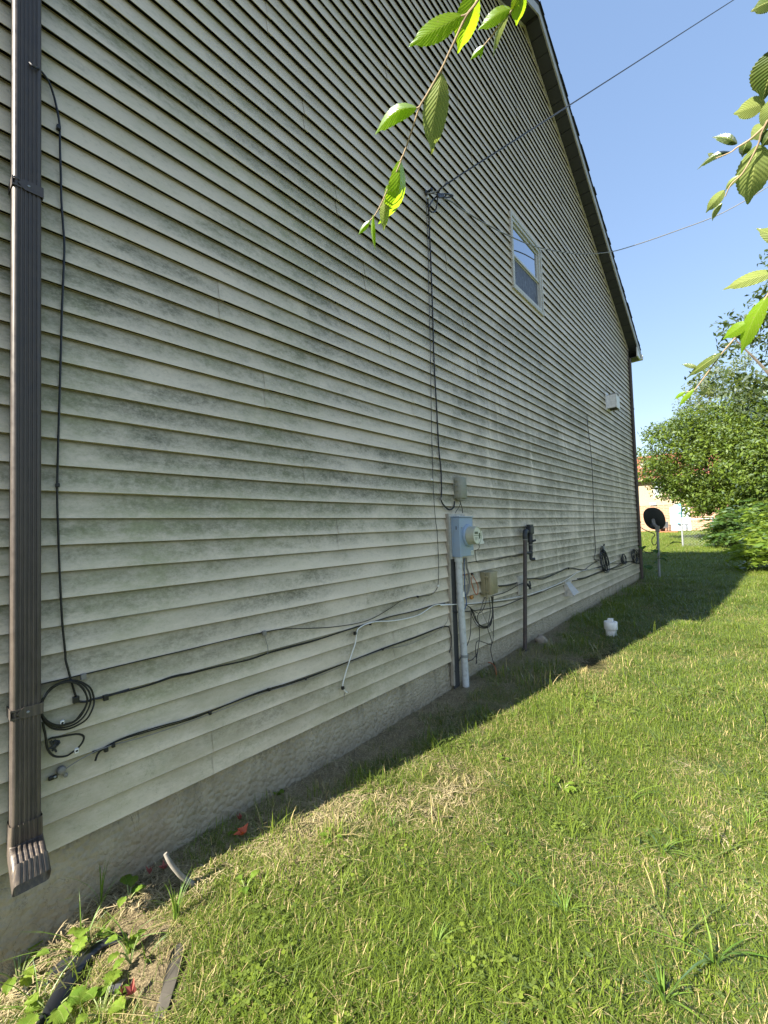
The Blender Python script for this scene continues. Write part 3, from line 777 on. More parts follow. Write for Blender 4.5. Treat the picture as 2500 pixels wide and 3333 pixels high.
# the high anchor with its knot of cable and the two aerial wires
anchor = thing('cable_anchor', q(ra, 240, 560, .02), 'wall anchor high on the siding holding a knotted bundle of black cable', 'cable anchor')
MB().lathe(q(ra, 235, 560, .016), (0, -1, 0), [(.022, -.004), (.022, .004), (.012, .010), (.010, .045), (.016, .05), (.016, .056), (.003, .058)], 14).build('hook_plate', M['iron'], anchor, smooth=True)
MB().tube([q(ra, 255, 575, .05), q(ra, 380, 560, .07), q(ra, 540, 500, .10), q(ra, 700, 380, .13), q(ra, 790, 255, .15)], .006, 6, 4).build('clamp_wire', M['wire_grey'], anchor, smooth=True)
MB().tube([q(ra, 300, 585, .05), q(ra, 420, 580, .07), q(ra, 520, 610, .10)], .0035, 6, 4).build('tie_wire', M['black'], anchor, smooth=True)
for i, pts in enumerate([[(520, 640), (700, 590), (760, 600), (740, 650), (600, 690), (510, 650)], [(520, 600), (720, 590), (900, 610), (945, 645), (900, 675), (700, 690), (540, 670)], [(510, 660), (400, 760), (320, 900), (310, 1010), (390, 1085), (470, 1050), (515, 900), (530, 720), (530, 660)]]):
    MB().tube([q(ra, x, y, .10 + .015 * math.sin(j)) for j, (x, y) in enumerate(pts)], .0065, 6, 5).build('cable_loop', M['black'], anchor, smooth=True)
mb = MB()
for i in range(5): mb.tube([q(ra, 510 + i * 6, 600 + i * 14, .10 + .01 * i), q(ra, 600, 600 + i * 16, .12), q(ra, 690, 600 + i * 12, .11)], .010, 6, 3)
mb.build('cable_wrap', M['black'], anchor, smooth=True)
drop = [q(ra, 268, 640, .045), q(ra, 270, 720, .03), q(ra, 285, 950), q(ra, 300, 1120), q(ra, 306, 1400), q(ra, 316, 1659)]
drop += wpath(dp, [(931, 560), (934, 660), (938, 780), (943, 880), (948, 970)], .022, .001) + wpath(rm, [(75, 0), (84, 200), (88, 400), (80, 500), (90, 570), (150, 655), (220, 700), (280, 665), (298, 600), (300, 560)], .024)
cable('drop_cable', [(drop, .0065)], M['black'], 'thick black cable dropping from the wall anchor down to the grey utility box', 'cable', 'cables fixed on the siding',
      clips=[(q(rm, 72, 520, .026), .009, M['wire_grey']), (q(ra, 270, 682, .036), .009, M['white_wire'])])
# aerial wires
a0 = q(ra, 560, 560, .11); a1 = q(ra, 780, 320, .16); e1 = rp(2520, -85, 13.0)
pts = [a0, a1] + [a1.lerp(e1, i / 10) for i in range(1, 11)]
cable('aerial_wire', [(pts, lambda t: .0065)], M['black'], 'upper black overhead wire rising to the top right from the wall anchor', 'overhead wire', 'overhead wires', sub=3)
w2 = [((1445, 645), 5.0), ((1475, 660), 5.1), ((1507, 684), 5.15), ((1580, 728), 5.2), ((1658, 768), 5.3), ((1755, 806), 5.5), ((1876, 826), 5.8), ((1974, 822), 6.2), ((2060, 800), 6.8), ((2200, 752), 8.0), ((2350, 694), 9.5), ((2500, 608), 11.5), ((2600, 540), 13.0)]
fixed = []
dist0 = (q(ra, 700, 680, .11) - CAM).length
for i, ((x, y), d) in enumerate(w2):
    d = dist0 + (i / (len(w2) - 1)) ** 1.3 * 8
    fixed.append(rp(x, y, min(d, (wp(x, y, .09) - CAM).length if x < 2060 else 99)))
cable('aerial_wire', [(fixed, .0068)], M['wire_grey'], 'lower thin overhead wire sagging past the upstairs window', 'overhead wire', 'overhead wires', sub=5)

# ------------------------------------------------------------------ utility boxes
gb = thing('utility_box', (3.35, 0, 1.66), 'small grey-green utility box on the siding above the electric meter', 'utility box')
MB().box((3.285, -.022, 1.672), (3.425, -.012, 1.868)).build('back_plate', M['box_grey'], gb, bevel=.003)
MB().prism([(3.292, -.024), (3.292, -.058), (3.305, -.080), (3.33, -.088), (3.40, -.084), (3.418, -.072), (3.422, -.024)], (0, 0, 1.678), (0, 0, 1.866), (1, 0, 0), (0, 1, 0)).build('cover', M['box_grey'], gb, smooth=True, bevel=.003)
for z in (1.70, 1.745, 1.79, 1.835): MB().box((3.286, -.062, z - .010), (3.293, -.030, z + .010)).build('hinge', M['box_grey'], gb, bevel=.002)
MB().box((3.31, -.070, 1.660), (3.405, -.028, 1.677)).build('cable_port', M['box_grey'], gb, bevel=.003)
cable('wire', [(wpath(rm, [(388, 560, .05), (400, 600, .05), (425, 680, .05), (432, 755, .05)]), .0035), (wpath(rm, [(395, 600, .05), (370, 660, .045), (330, 720, .04), (315, 752, .04)]), .003)], M['black'], 'pair of short wires from the grey-green box down behind the meter housing', 'wire')

meter = thing('electric_meter', (3.32, 0, 1.15), 'blue-grey electric meter housing with a round glass meter on its front', 'electric meter')
mx0, mx1, mz0, mz1, md = 3.205, 3.445, 1.165, 1.505, .105
MB().box((3.165, -.0255, mz0 - .02), (mx1 - .0, -.012, mz1 + .03)).build('mounting_board', M['trim'], meter)
MB().box((3.140, -.034, .08), (3.164, -.008, mz1 + .035)).build('side_board', M['wood'], meter)
MB().box((3.168, -.03, mz1 + .012), (mx1 - .03, -.008, mz1 + .035)).build('top_board', M['trim'], meter)
MB().box((3.168, -.0255, .02), (3.250, -.012, mz0 - .022)).build('shadow_board', M['gap'], meter)
MB().box((mx0, -md, mz0), (mx1, -.026, mz1)).build('housing', M['meter_grey'], meter, bevel=.004)
MB().box((mx0 - .004, -md - .006, mz0 - .003), (mx0 + .030, -.05, mz1 - .004)).build('side_flange', M['meter_grey'], meter, bevel=.003)
MB().box((mx0 - .006, -md - .010, mz1 + .001), (mx1 + .004, -.02, mz1 + .008)).build('top_lip', M['meter_grey'], meter, bevel=.002)
c = Vector((3.355, -md, 1.345))
MB().lathe(c, (0, -1, 0), [(.098, -.001), (.098, .010), (.090, .018), (.080, .018)], 32).build('ring', M['meter_grey'], meter, smooth=True)
gl = MB().lathe(c, (0, -1, 0), [(.080, .016), (.079, .022), (.078, .082), (.076, .087), (.066, .0875)], 32).build('meter_can', M['ivory'], meter, smooth=True)
MB().lathe(c + Vector((0, -.0876, 0)), (0, -1, 0), [(.069, 0), (.069, .002), (.001, .0022)], 32).build('dial', M['dial'], meter, smooth=True)
MB().lathe(c + Vector((0, -.0875, 0)), (0, -1, 0), [(.077, -.004), (.079, .002), (.076, .006), (.071, .006), (.070, .002)], 32).build('rim', M['ivory'], meter, smooth=True)
yf = c.y - .0903
MB().box((c.x - .045, yf - .0015, c.z + .012), (c.x + .012, yf, c.z + .032)).build('display', M['lcd'], meter)
MB().box((c.x - .060, yf - .0015, c.z - .003), (c.x + .062, yf, c.z + .001)).build('dial_band', M['lcd'], meter)
for k in range(3): MB().box((c.x - .04, yf - .0015, c.z - .020 - k * .010), (c.x + .0 - k * .006, yf, c.z - .017 - k * .010)).build('print_line', M['lcd'], meter)
MB().box((c.x + .028, yf - .003, c.z - .03), (c.x + .05, yf, c.z + .02)).build('sensor', M['lcd'], meter, bevel=.002)
MB().tube([(c.x + .03, yf - .001, c.z - .055), (c.x + .005, yf - .001, c.z - .02)], .0015, 4).build('pointer', M['white_wire'], meter)
MB().box((mx1 - .05, -md - .0015, mz0 + .006), (mx1 - .008, -md, mz0 + .045)).build('sticker', M['card'], meter)
for dz in (.012, .024, .034): MB().box((mx1 - .046, -md - .0022, mz0 + dz), (mx1 - .016 , -md - .0015, mz0 + dz + .003)).build('print_line', M['lcd'], meter)
MB().lathe((mx0 + .045, -md, mz1 - .09), (0, -1, 0), [(.006, 0), (.005, .004), (.001, .005)], 10).build('screw', M['galv'], meter)
MB().tube([(mx0 - .0055, -.08, 1.40), (mx0 - .0055, -.08, 1.43)], .004, 6).build('latch', M['iron'], meter)
# conduit under the meter
cb0 = gp(1499, 2228); 
cond = thing('conduit', (3.255, -.06, gz(3.25, -.06)), 'thick pale grey conduit pipe running from the meter housing into the ground', 'pipe')
MB().tube([(3.245, -.062, mz0 + .0), (3.25, -.062, .9), (3.262, -.07, .4), (3.268, -.078, -.1)], .029, 20, 4).build('pipe', M['pvc_grey'], cond, smooth=True)
MB().lathe((3.245, -.062, mz0 - .045), (0, 0, 1), [(.034, 0), (.036, .01), (.036, .04), (.034, .045)], 20).build('collar', M['pvc_grey'], cond, smooth=True)
zz = .30; MB().lathe((3.264, -.073, zz), (0, 0, 1), [(.033, 0), (.033, .022)], 20).build('strap', M['galv'], cond, smooth=True)
MB().box((3.29, -.062, zz), (3.325, -.052, zz + .022)).build('strap_ear', M['galv'], cond)
pp = wp(*rm(360, 2110), .098); MB().box((3.247, -.0945, pp.z - .022), (3.272, -.0905, pp.z + .022)).build('sticker', M['white_wire'], cond)

# hanging paper tag
tg = thing('plastic_tag', q(rm, 735, 1140, .1), 'cream plastic tag hung behind the round meter', 'tag')
p = q(rm, 720, 1140, .075)
MB().prism([(-.032, .052), (.022, .052), (.034, -.040), (.046, -.052), (.046, -.066), (-.008, -.070), (-.014, -.055), (-.032, -.045)], p + Vector((0, .003, 0)), p - Vector((0, .003, 0)), (.9, -.3, 0), (0, 0, 1)).build('plate', M['card'], tg)
for k in range(3): MB().box((p.x - .018, p.y - .006 , p.z + .03 - k * .022), (p.x + .004, p.y - .004, p.z + .036 - k * .022)).build('print_line', M['ivory'], tg)
cable('tag_wire', [(wpath(rm, [(690, 1260, .07), (710, 1300, .06), (690, 1345, .05), (640, 1370, .03), (645, 1450, .02), (660, 1550, .02), (700, 1562, .02), (800, 1550, .02), (900, 1530, .02), (1000, 1508, .02), (1170, 1465, .02), (1307, 1465, .02), (1420, 1440, .02)]), .0024),
      (wpath(rm, [(520, 1565, .02), (640, 1548, .02), (800, 1530, .02), (1000, 1515, .02), (1170, 1475, .02), (1310, 1452, .02), (1410, 1430, .02)]), .0024)], M['black'], 'loose pair of thin black wires looping from the meter tag across to the gas pipe', 'wire')
# wires below the meter
cable('blue_wire', [(wpath(rm, [(462, 1490, .05), (458, 1650, .05), (462, 1800, .05), (468, 2000, .05), (486, 2160, .05)]) + wpath(r3, [(395, 1290, .05), (400, 1335, .045), (382, 1390, .04), (366, 1418, .03)]), .0042)], M['wire_blue'], 'blue wire hanging beside the conduit below the meter', 'wire')
cable('flex_conduit', [(wpath(rm, [(490, 1480, .05), (500, 1640, .05), (530, 1740, .05), (545, 1860, .05), (540, 1970, .05), (515, 2060, .04), (480, 2110, .03)]), .009), (wpath(rm, [(450, 1490, .045), (440, 1650, .045), (480, 1790, .045), (515, 1900, .045), (495, 2030, .04)]), .003)], M['wire_grey'], 'bowed grey flexible conduit between the meter pipe and the orange wire', 'cable')
cable('orange_wire', [(wpath(rm, [(585, 1765, .03), (620, 1820, .035), (660, 1890, .04), (683, 1960, .04), (680, 2060, .04), (660, 2085, .04), (635, 2060, .035), (600, 1970, .03), (575, 1880, .03), (572, 1800, .025)]), .0038), (wpath(rm, [(380, 1790, .03), (440, 1770, .03), (560, 1750, .025)]), .0025)], M['wire_orange'], 'orange looped wire left of the beige telephone box', 'wire',
      clips=[(q(rm, 585, 1752, .024), .010, M['iron'])])
oc = thing('orange_connector', q(rm, 582, 2130, .03), 'small orange connector under the looped orange wire', 'connector')
p = q(rm, 582, 2130, .035)
MB().prism([(-.022, .012), (.006, .020), (.024, .006), (.018, -.014), (-.010, -.020), (-.024, -.006)], p + Vector((0, .012, 0)), p - Vector((0, .010, 0)), (1, 0, 0), (0, 0, 1)).build('body', plain('orange_plastic', (.45, .20, .05), .5), oc, bevel=.003)
MB().lathe(p + Vector((.006, -.011, 0)), (0, -1, 0), [(.006, 0), (.005, .003)], 8).build('socket', M['iron'], oc)

bb = thing('telephone_box', (3.80, 0, .76), 'beige plastic telephone box with hinged cover right of the conduit', 'utility box')
bx0, bx1, bz0, bz1 = 3.712, 3.90, .765, .985
MB().box((bx0, -.062, bz0), (bx1, -.012, bz1)).build('base', M['beige'], bb, bevel=.004)
MB().prism([(bx0 + .02, -.063), (bx0 + .026, -.100), (bx0 + .036, -.110), (bx1 - .012, -.102), (bx1 + .003, -.092), (bx1 + .003, -.063)], (0, 0, bz0 + .004), (0, 0, bz1 - .002), (1, 0, 0), (0, 1, 0)).build('cover', M['beige'], bb, smooth=True, bevel=.004)
for z in (bz0 + .035, bz1 - .045): MB().box((bx0 - .002, -.085, z - .010), (bx0 + .022, -.063, z + .010)).build('hinge', M['beige'], bb, bevel=.002)
MB().tube([(bx0 + .008, -.073, bz0 + .0), (bx0 + .008, -.073, bz1 - .01)], .005, 8).build('hinge_pin', M['beige'], bb, smooth=True)
MB().tube([(bx0 + .012, -.07, bz0 + .002), (bx0 + .012, -.07, bz0 - .035)], .008, 8).build('grommet', M['beige'], bb, smooth=True)

tangle = []
g = np.random.default_rng(4)
for i in range(5):
    dx = g.normal() * 6
    tangle.append((wpath(r3, [(585 + i * 5, 1282, .06), (600, 1350 + i * 6, .06), (606 - i * 3, 1430, .065), (575 + dx, 1500 + i * 4, .06), (530 + dx, 1512 + i * 4, .06), (480 + dx, 1475 + i * 5, .05), (450 + dx, 1415 + i * 3, .045), (432, 1372, .04), (395, 1350, .03)], .06, .003), .0036))
for pts in ([(540, 1285), (520, 1340), (500, 1400), (485, 1440), (495, 1520), (495, 1620), (480, 1750), (470, 1805)], [(575, 1290), (580, 1400), (560, 1520), (575, 1580), (600, 1640), (585, 1690), (600, 1765), (622, 1832)],
            [(480, 1800), (470, 1690), (490, 1628), (540, 1640), (590, 1650), (604, 1560), (602, 1400), (596, 1290)], [(436, 1390), (430, 1500), (420, 1600), (385, 1700), (335, 1800), (300, 1860)], [(550, 1290), (545, 1330), (520, 1400), (480, 1410), (440, 1380)], [(480, 1720), (440, 1770), (390, 1790)]):
    tangle.append((wpath(r3, [(a, b, .06) for a, b in pts], .06, .004), .0034))
cable('cable_tangle', tangle, M['black'], 'tangle of black cables hanging in loops beneath the beige telephone box', 'cable bundle')
cable('grey_wire', [(wpath(r3, [(530, 1290, .07), (515, 1380, .07), (540, 1450, .07), (580, 1530, .06), (615, 1590, .04)]), .002)], M['wire_grey'], 'thin grey wire slanting across the black tangle below the beige box', 'wire')
og = [wp(*r3(370, 1690), .05), wp(*r3(400, 1765), .06)]
og += [gp(*r3(x, y)) + Vector((0, 0, .05)) for x, y in ((455, 1815), (500, 1828), (560, 1830), (605, 1845), (625, 1880), (632, 1930))]
cable('orange_cable', [(og, .0045)], M['wire_orange'], 'orange cable coming down the wall and lying on the ground beside the conduit', 'cable')
# cables right of the meter
cable('white_cable', [(wpath(r3, [(200, 1352), (300, 1345), (450, 1336), (560, 1325), (700, 1306), (830, 1280), (900, 1263), (1000, 1230), (1080, 1198), (1150, 1165), (1210, 1128), (1255, 1098), (1320, 1080), (1400, 1068), (1460, 1050), (1550, 1003)], .03), .0042)], M['white_wire'],
      'long white cable running right behind the gas pipe over the dryer vent', 'cable', 'cables fixed on the siding')
cable('black_cable', [(wpath(r3, [(280, 1405), (400, 1400), (600, 1372), (700, 1350), (830, 1298), (900, 1278), (980, 1250), (1060, 1215), (1148, 1182)], .024), .0042), (wpath(r3, [(360, 1340), (460, 1342), (700, 1318), (850, 1290), (980, 1245)], .022), .003)], M['black'],
      'pair of black cables under the white one between conduit and dryer vent', 'cable', 'cables fixed on the siding')
cable('black_cable', [(wpath(r3, [(645, 1200), (700, 1196), (745, 1188), (790, 1175)], .024), .0042), (wpath(r3, [(650, 1206), (710, 1202), (760, 1192), (790, 1178)], .03), .0042), (wpath(r3, [(600, 1278, .05), (680, 1258), (740, 1230), (790, 1200), (840, 1178)], .03), .0042)], M['black'],
      'short black cables between the beige box and the grey wall plate', 'cable', 'cables fixed on the siding')
cable('black_cable', [(wpath(r3, [(865, 1150), (920, 1145), (985, 1150), (1040, 1130), (1110, 1098), (1185, 1066), (1240, 1072), (1300, 1080), (1380, 1072), (1460, 1040)], .024), .0045), (wpath(r3, [(865, 1146), (920, 1141), (1000, 1138), (1100, 1102), (1185, 1062), (1300, 1076), (1400, 1068), (1460, 1046)], .03), .004)], M['black'],
      'twisted black cables rising right from the gas pipe above the dryer vent', 'cable', 'cables fixed on the siding', clips=[(q(r3, 1187, 1066, .028), .012, M['black'])])
cable('black_cable', [(wpath(r3, [(1215, 1162), (1290, 1150), (1340, 1135), (1380, 1110), (1430, 1092), (1470, 1080)], .024), .0042), (wpath(r3, [(1215, 1166), (1270, 1150), (1380, 1118), (1470, 1085), (1580, 1050), (1659, 1010)], .024), .0042)], M['black'],
      'black cables along the siding lip right of the dryer vent', 'cable', 'cables fixed on the siding')
cable('thin_wire', [(wpath(dp, [(1268, 896), (1270, 925), (1274, 955), (1278, 1000), (1281, 1060), (1282, 1110), (1285, 1160), (1286, 1192), (1283, 1205), (1289, 1212)], .02, .001), .005), (wpath(r3, [(1385, 1000), (1420, 1002), (1360, 1040), (1300, 1085), (1280, 1092)], .02), .005)], M['black'],
      'thin black wire dropping down the far siding below the white wall vent', 'wire', 'cables fixed on the siding')
def knot(pxs, label, seed, r=.006, n=7):
    g = np.random.default_rng(seed); ps = []
    x0, x1, y0, y1 = pxs
    for i in range(n):
        cx = g.uniform(x0 + (x1-x0)*.3, x0 + (x1-x0)*.7); cy = (y0 + y1) / 2 + g.normal() * (y1-y0)*.06
        rx = g.uniform(.15, .42) * (x1 - x0); ry = g.uniform(.3, .5) * (y1 - y0); th = g.uniform(.05, .3)
        pts = []
        for k in range(10):
            a = 6.283 * k / 9; u = rx * math.cos(a); v = ry * math.sin(a)
            pts.append(q(rt, cx + u + v * th, cy + v, .03 + g.uniform(0, .05)))
        ps.append((pts, r))
    return cable('cable_tangle', ps, M['black'], label, 'cable bundle', 'tangles of cable near the far corner')
kn = knot((380, 540, 120, 530), 'largest tangle of looped black cable right of the dryer vent', 11, .006, 9)
knot((725, 825, 210, 410), 'small middle tangle of black cable near the far corner', 12, .006, 5)
knot((905, 1030, 150, 390), 'rightmost tangle of black cable against the far downspout', 13, .006, 7)
cable('black_cable', [(wpath(rt, [(0, 640), (120, 620), (260, 570), (400, 515), (520, 480), (640, 440), (780, 360), (900, 350), (1030, 375)], .026), .006), (wpath(rt, [(500, 485), (650, 482), (780, 450), (900, 395), (1010, 345)], .026), .005), (wpath(rt, [(540, 380), (600, 378), (720, 382), (860, 355), (960, 330)], .026), .004)], M['black'],
      'black cables linking the three tangles near the far corner', 'cable', 'cables fixed on the siding')
sp = thing('splitter', q(rt, 440, 150, .03), 'small pale cable splitter above the largest cable tangle', 'splitter')
p = q(rt, 445, 150, .04); MB().box((p.x - .05, p.y - .01, p.z - .05), (p.x + .04, p.y + .01, p.z + .06)).build('body', M['galv'], sp, bevel=.004)
MB().tube([p + Vector((0, 0, .05)), p + Vector((0, -.01, .10))], .012, 6).build('port', M['iron'], sp)

# ------------------------------------------------------------------ gas pipe with fittings
gas = thing('gas_pipe', (4.56, -.08, gz(4.6, -.08)), 'dark brown gas riser pipe with black valve fittings on the siding', 'gas pipe')
pt = q(rg, 240, 300, .085); pb = gp(1704, 2098); pb = Vector((q(rg, 226, 1900, .085).x, -.085, gz(4.6, -.09) - .05))
el = q(rg, 300, 255, .075)
MB().tube([pb, pt - Vector((0, 0, .03))], .0215, 16).build('riser', M['pipe'], gas, smooth=True)
MB().tube([pt - Vector((0, 0, .05)), pt + Vector((.0, 0, .0)), pt + Vector((.018, .004, .034)), pt + Vector((.06, .012, .040)), pt + Vector((.1, .02, .036))], .027, 14, 4).build('elbow', M['iron'], gas, smooth=True)
tt = q(rg, 322, 225, .06)
MB().box((tt.x - .055, tt.y - .03, tt.z - .045), (tt.x + .055, tt.y + .03, tt.z + .045)).build('regulator', M['iron'], gas, bevel=.012)
MB().box((tt.x - .052, tt.y - .022, tt.z + .046), (tt.x + .048, tt.y + .022, tt.z + .066)).build('regulator_cap', M['iron'], gas, bevel=.004)
dv = [q(rg, 322, 280, .06), q(rg, 325, 420, .06)]
MB().tube(dv, .030, 12).build('valve_body', M['iron'], gas, smooth=True)
MB().tube([q(rg, 330, 410, .06), q(rg, 333, 540, .06)], .024, 12).build('nipple', M['iron'], gas, smooth=True)
MB().tube([q(rg, 333, 530, .06), q(rg, 336, 640, .06)], .021, 12).build('nipple', M['iron'], gas, smooth=True)
MB().tube([q(rg, 345, 410, .07), q(rg, 375, 395, .10), q(rg, 412, 385, .12)], .013, 8).build('handle', M['iron'], gas, smooth=True)
MB().tube([q(rg, 240, 590, .07), q(rg, 330, 590, .06)], .017, 10).build('tee_arm', M['iron'], gas, smooth=True)
MB().tube([q(rg, 335, 630, .06), q(rg, 337, 680, .06), q(rg, 365, 690, .075), q(rg, 395, 686, .09)], .019, 10, 3).build('drip_leg', M['iron'], gas, smooth=True)
MB().lathe(q(rg, 330, 458, .06), (0, 0, 1), [(.0262, -.006), (.0262, .006)], 12).build('tape_band', M['wire_grey'], gas)
MB().lathe(q(rg, 335, 537, .06), (0, 0, 1), [(.0245, -.005), (.0245, .005)], 12).build('tape_band', M['wire_grey'], gas)
MB().lathe((pt.x, pt.y, pt.z - .052), (0, 0, 1), [(.0285, -.006), (.0285, .006)], 14).build('tape_band', M['wire_grey'], gas)
MB().lathe((pb.x, pb.y, gz(4.6, -.09) - .03), (0, 0, 1), [(.06, 0), (.05, .03), (.028, .075)], 12).build('ground_collar', M['slate'], gas, smooth=True)
# plate with outdoor tap behind the gas pipe
pl = thing('wall_plate', q(rg, 165, 1110, .02), 'cream wall plate with a black outdoor tap behind the gas pipe', 'wall plate')
a = q(rg, 120, 1000, .014); b = q(rg, 150, 1255, .014)
MB().box((a.x, -.030, b.z), (a.x + .19, -.012, a.z + .02)).build('plate', M['trim'], pl, bevel=.004)
MB().box((a.x + .02, -.036, b.z + .02), (a.x + .17, -.0305, a.z)).build('inner_plate', M['trim'], pl, bevel=.003)
c0 = q(rg, 240, 1095, .05)
MB().tube([(c0.x, -.036, c0.z), (c0.x, -.09, c0.z)], .016, 10).build('tap_body', M['iron'], pl, smooth=True)
MB().lathe((c0.x + .01, -.10, c0.z + .012), (.3, -1, .2), [(.03, 0), (.034, .006), (.03, .012)], 12).build('tap_handle', M['iron'], pl, smooth=True)
MB().tube([(c0.x, -.08, c0.z), (c0.x + .01, -.10, c0.z - .025), (c0.x + .012, -.105, c0.z - .05)], .013, 8, 3).build('spout', M['iron'], pl, smooth=True)

# dryer vent low on the wall
dv = thing('dryer_vent', q(rg, 900, 1160, .02), 'louvred dryer vent with a pale flap propped open low on the wall', 'vent')
a = q(rg, 865, 1050, .013); b = q(rg, 872, 1290, .013)
vx0 = a.x; vx1 = a.x + .20; vz1 = a.z + .005; vz0 = b.z
for nm, lo_, hi_ in (('frame_side', (vx0, -.035, vz0), (vx0 + .018, -.012, vz1)), ('frame_side', (vx1 - .018, -.035, vz0), (vx1, -.012, vz1)), ('frame_top', (vx0 + .018, -.035, vz1 - .018), (vx1 - .018, -.012, vz1)), ('frame_bottom', (vx0 + .018, -.035, vz0), (vx1 - .018, -.012, vz0 + .014))):
    MB().box(lo_, hi_).build(nm, M['trim'], dv)
MB().box((vx0 + .018, -.013, vz0 + .014), (vx1 - .018, -.010, vz1 - .018)).build('duct', M['gap'], dv)
MB().add([(vx0 + .02, -.036, vz1 - .02), (vx1 - .02, -.036, vz1 - .02), (vx1 - .012, -.15, vz0 + .045), (vx0 + .02, -.13, vz0 + .015), (vx0 + .02, -.033, vz1 - .022), (vx1 - .02, -.033, vz1 - .022), (vx1 - .012, -.146, vz0 + .043), (vx0 + .02, -.126, vz0 + .012)],
         [(0, 1, 2, 3), (7, 6, 5, 4), (0, 4, 5, 1), (1, 5, 6, 2), (2, 6, 7, 3), (3, 7, 4, 0)]).build('flap', M['flap'], dv)
MB().add([(vx0 + .019, -.036, vz1 - .02), (vx0 + .019, -.13, vz0 + .014), (vx0 + .019, -.036, vz0 + .008), (vx0 + .022, -.036, vz1 - .02), (vx0 + .022, -.13, vz0 + .014), (vx0 + .022, -.036, vz0 + .008)], [(0, 1, 2), (5, 4, 3), (0, 3, 4, 1), (1, 4, 5, 2), (2, 5, 3, 0)]).build('cheek', M['trim'], dv)
MB().tube([(vx0 + .02, -.128, vz0 + .02), (vx0 + .06, -.04, vz0 + .02)], .004, 5).build('prop', M['gap'], dv)

# white exhaust hood high on the wall
vh = thing('wall_vent', (9.0, 0, 3.6), 'white box exhaust hood high on the wall near the far corner', 'vent')
rv = z1((1900, 1200), 7.3714)
a = q(rv, 515, 560, .013); b = q(rv, 540, 990, .013)
MB().box((a.x, -.028, b.z), (a.x + .40, -.012, a.z)).build('base_plate', M['white'], vh, bevel=.003)
hx0, hx1, hz0, hz1 = a.x + .05, a.x + .34, b.z + .035, a.z - .06
mb = MB()
mb.box((hx0, -.185, hz0), (hx1, -.176, hz1)); mb.box((hx0, -.175, hz0), (hx0 + .008, -.03, hz1)); mb.box((hx1 - .008, -.175, hz0), (hx1, -.03, hz1)); mb.box((hx0 + .009, -.175, hz1 - .008), (hx1 - .009, -.03, hz1))
mb.build('hood', M['white'], vh)
MB().box((hx0 + .010, -.174, hz0 + .010), (hx1 - .010, -.03, hz0 + .03)).build('damper', M['gap'], vh)
MB().box((hx0 - .006, -.191, hz0), (hx0 + .014, -.1855, hz1)).build('edge_trim', M['white'], vh)
MB().lathe((a.x + .22, -.10, hz1), (0, 0, 1), [(.10, 0), (.10, .03), (.085, .045)], 14).build('cap', M['wire_grey'], vh, smooth=True)

# ------------------------------------------------------------------ things on the lawn
def on_ground(px, py): return gp(px, py)
c0 = gp(1990, 2072) + Vector((0, 0, .035))
cl = thing('cleanout_pipe', c0, 'white plastic cleanout cap on a short pipe in the shaded grass', 'pipe')
MB().lathe(c0 - Vector((0, 0, .1)), (0, 0, 1), [(.058, 0), (.058, .155)], 24).build('pipe', M['pvc_white'], cl, smooth=True)
MB().lathe(c0 + Vector((0, 0, .052)), (0, 0, 1), [(.070, 0), (.073, .004), (.073, .088), (.069, .093), (.052, .094), (.05, .088)], 24).build('cap', M['pvc_white'], cl, smooth=True)
MB().box((c0.x - .027, c0.y - .027, c0.z + .142), (c0.x + .027, c0.y + .027, c0.z + .180)).build('plug_square', M['pvc_white'], cl, bevel=.003)
def blob(c, rx, ry, rz, seed, n=2):
    bm = bmesh.new(); bmesh.ops.create_icosphere(bm, subdivisions=n, radius=1)
    mb = MB()
    for v in bm.verts:
        d = 1 + mnoise.noise(v.co * 1.3 + Vector((seed, 0, 0))) * .3 + mnoise.noise(v.co * 3.5 + Vector((0, seed, 0))) * .08
        mb.v.append((c[0] + v.co.x * rx * d, c[1] + v.co.y * ry * d, c[2] + v.co.z * rz * d))
    mb.f = [tuple(v.index for v in f.verts) for f in bm.faces]; bm.free(); return mb
c0 = gp(1730, 2090); c0.y = min(c0.y, -.10)
tag(blob((0, 0, .035), .085, .065, .062, 3, 3).build('rock', M['rock'], None, smooth=True), 'rounded pale rock beside the foot of the gas pipe', 'rock').location = c0 
# grey stub bent out of the ground
s = [gp(634, 2890) - Vector((0, 0, .03)), gp(628, 2886) + Vector((-.005, 0, .02)), rp(*r3(0, 0), 1) if False else None]
b0 = gp(632, 2888); d0 = (b0 - CAM).length
sp_ = [b0 - Vector((0, 0, .04)), b0 + Vector((0, 0, .005)), rp(602, 2862, d0 * .985), rp(575, 2835, d0 * .97), rp(552, 2805, d0 * .96), rp(538, 2778, d0 * .955)]
tag(MB().tube(sp_, lambda t: .0115 - .004 * t, 10, 5).build('bent_stick', M['stick'], None, smooth=True, world_loc=b0), 'bent grey stick poking out of the ground near the wall', 'stick')

# fallen leaves
def fallen_leaf(px, py, size, mat, label, ang, seed):
    c = gp(px, py) + Vector((0, 0, .03)); g = np.random.default_rng(seed); mb = MB()
    lob = [1, .45, .9, .42, .95, .45, .7, .4, .6, .42]; n = len(lob); ring = []
    for i, l in enumerate(lob):
        a = ang + 6.283 * i / n; r = size * l
        ring.append(c + Vector((math.cos(a) * r, math.sin(a) * r * .8, .012 + g.uniform(-.004, .016) + (.012 if l > .6 else 0))))
    mb.v = [tuple(c + Vector((0, 0, .004)))] + [tuple(p) for p in ring] + [tuple(p - Vector((0, 0, .0012))) for p in [c + Vector((0, 0, .004))] + ring]
    mb.f = [(0, 1 + i, 1 + (i + 1) % n) for i in range(n)] + [(n + 1, n + 2 + (i + 1) % n, n + 2 + i) for i in range(n)]
    o = mb.build('fallen_leaf', mat, None, world_loc=c); tag(o, label, 'leaf', 'fallen red leaves along the wall')
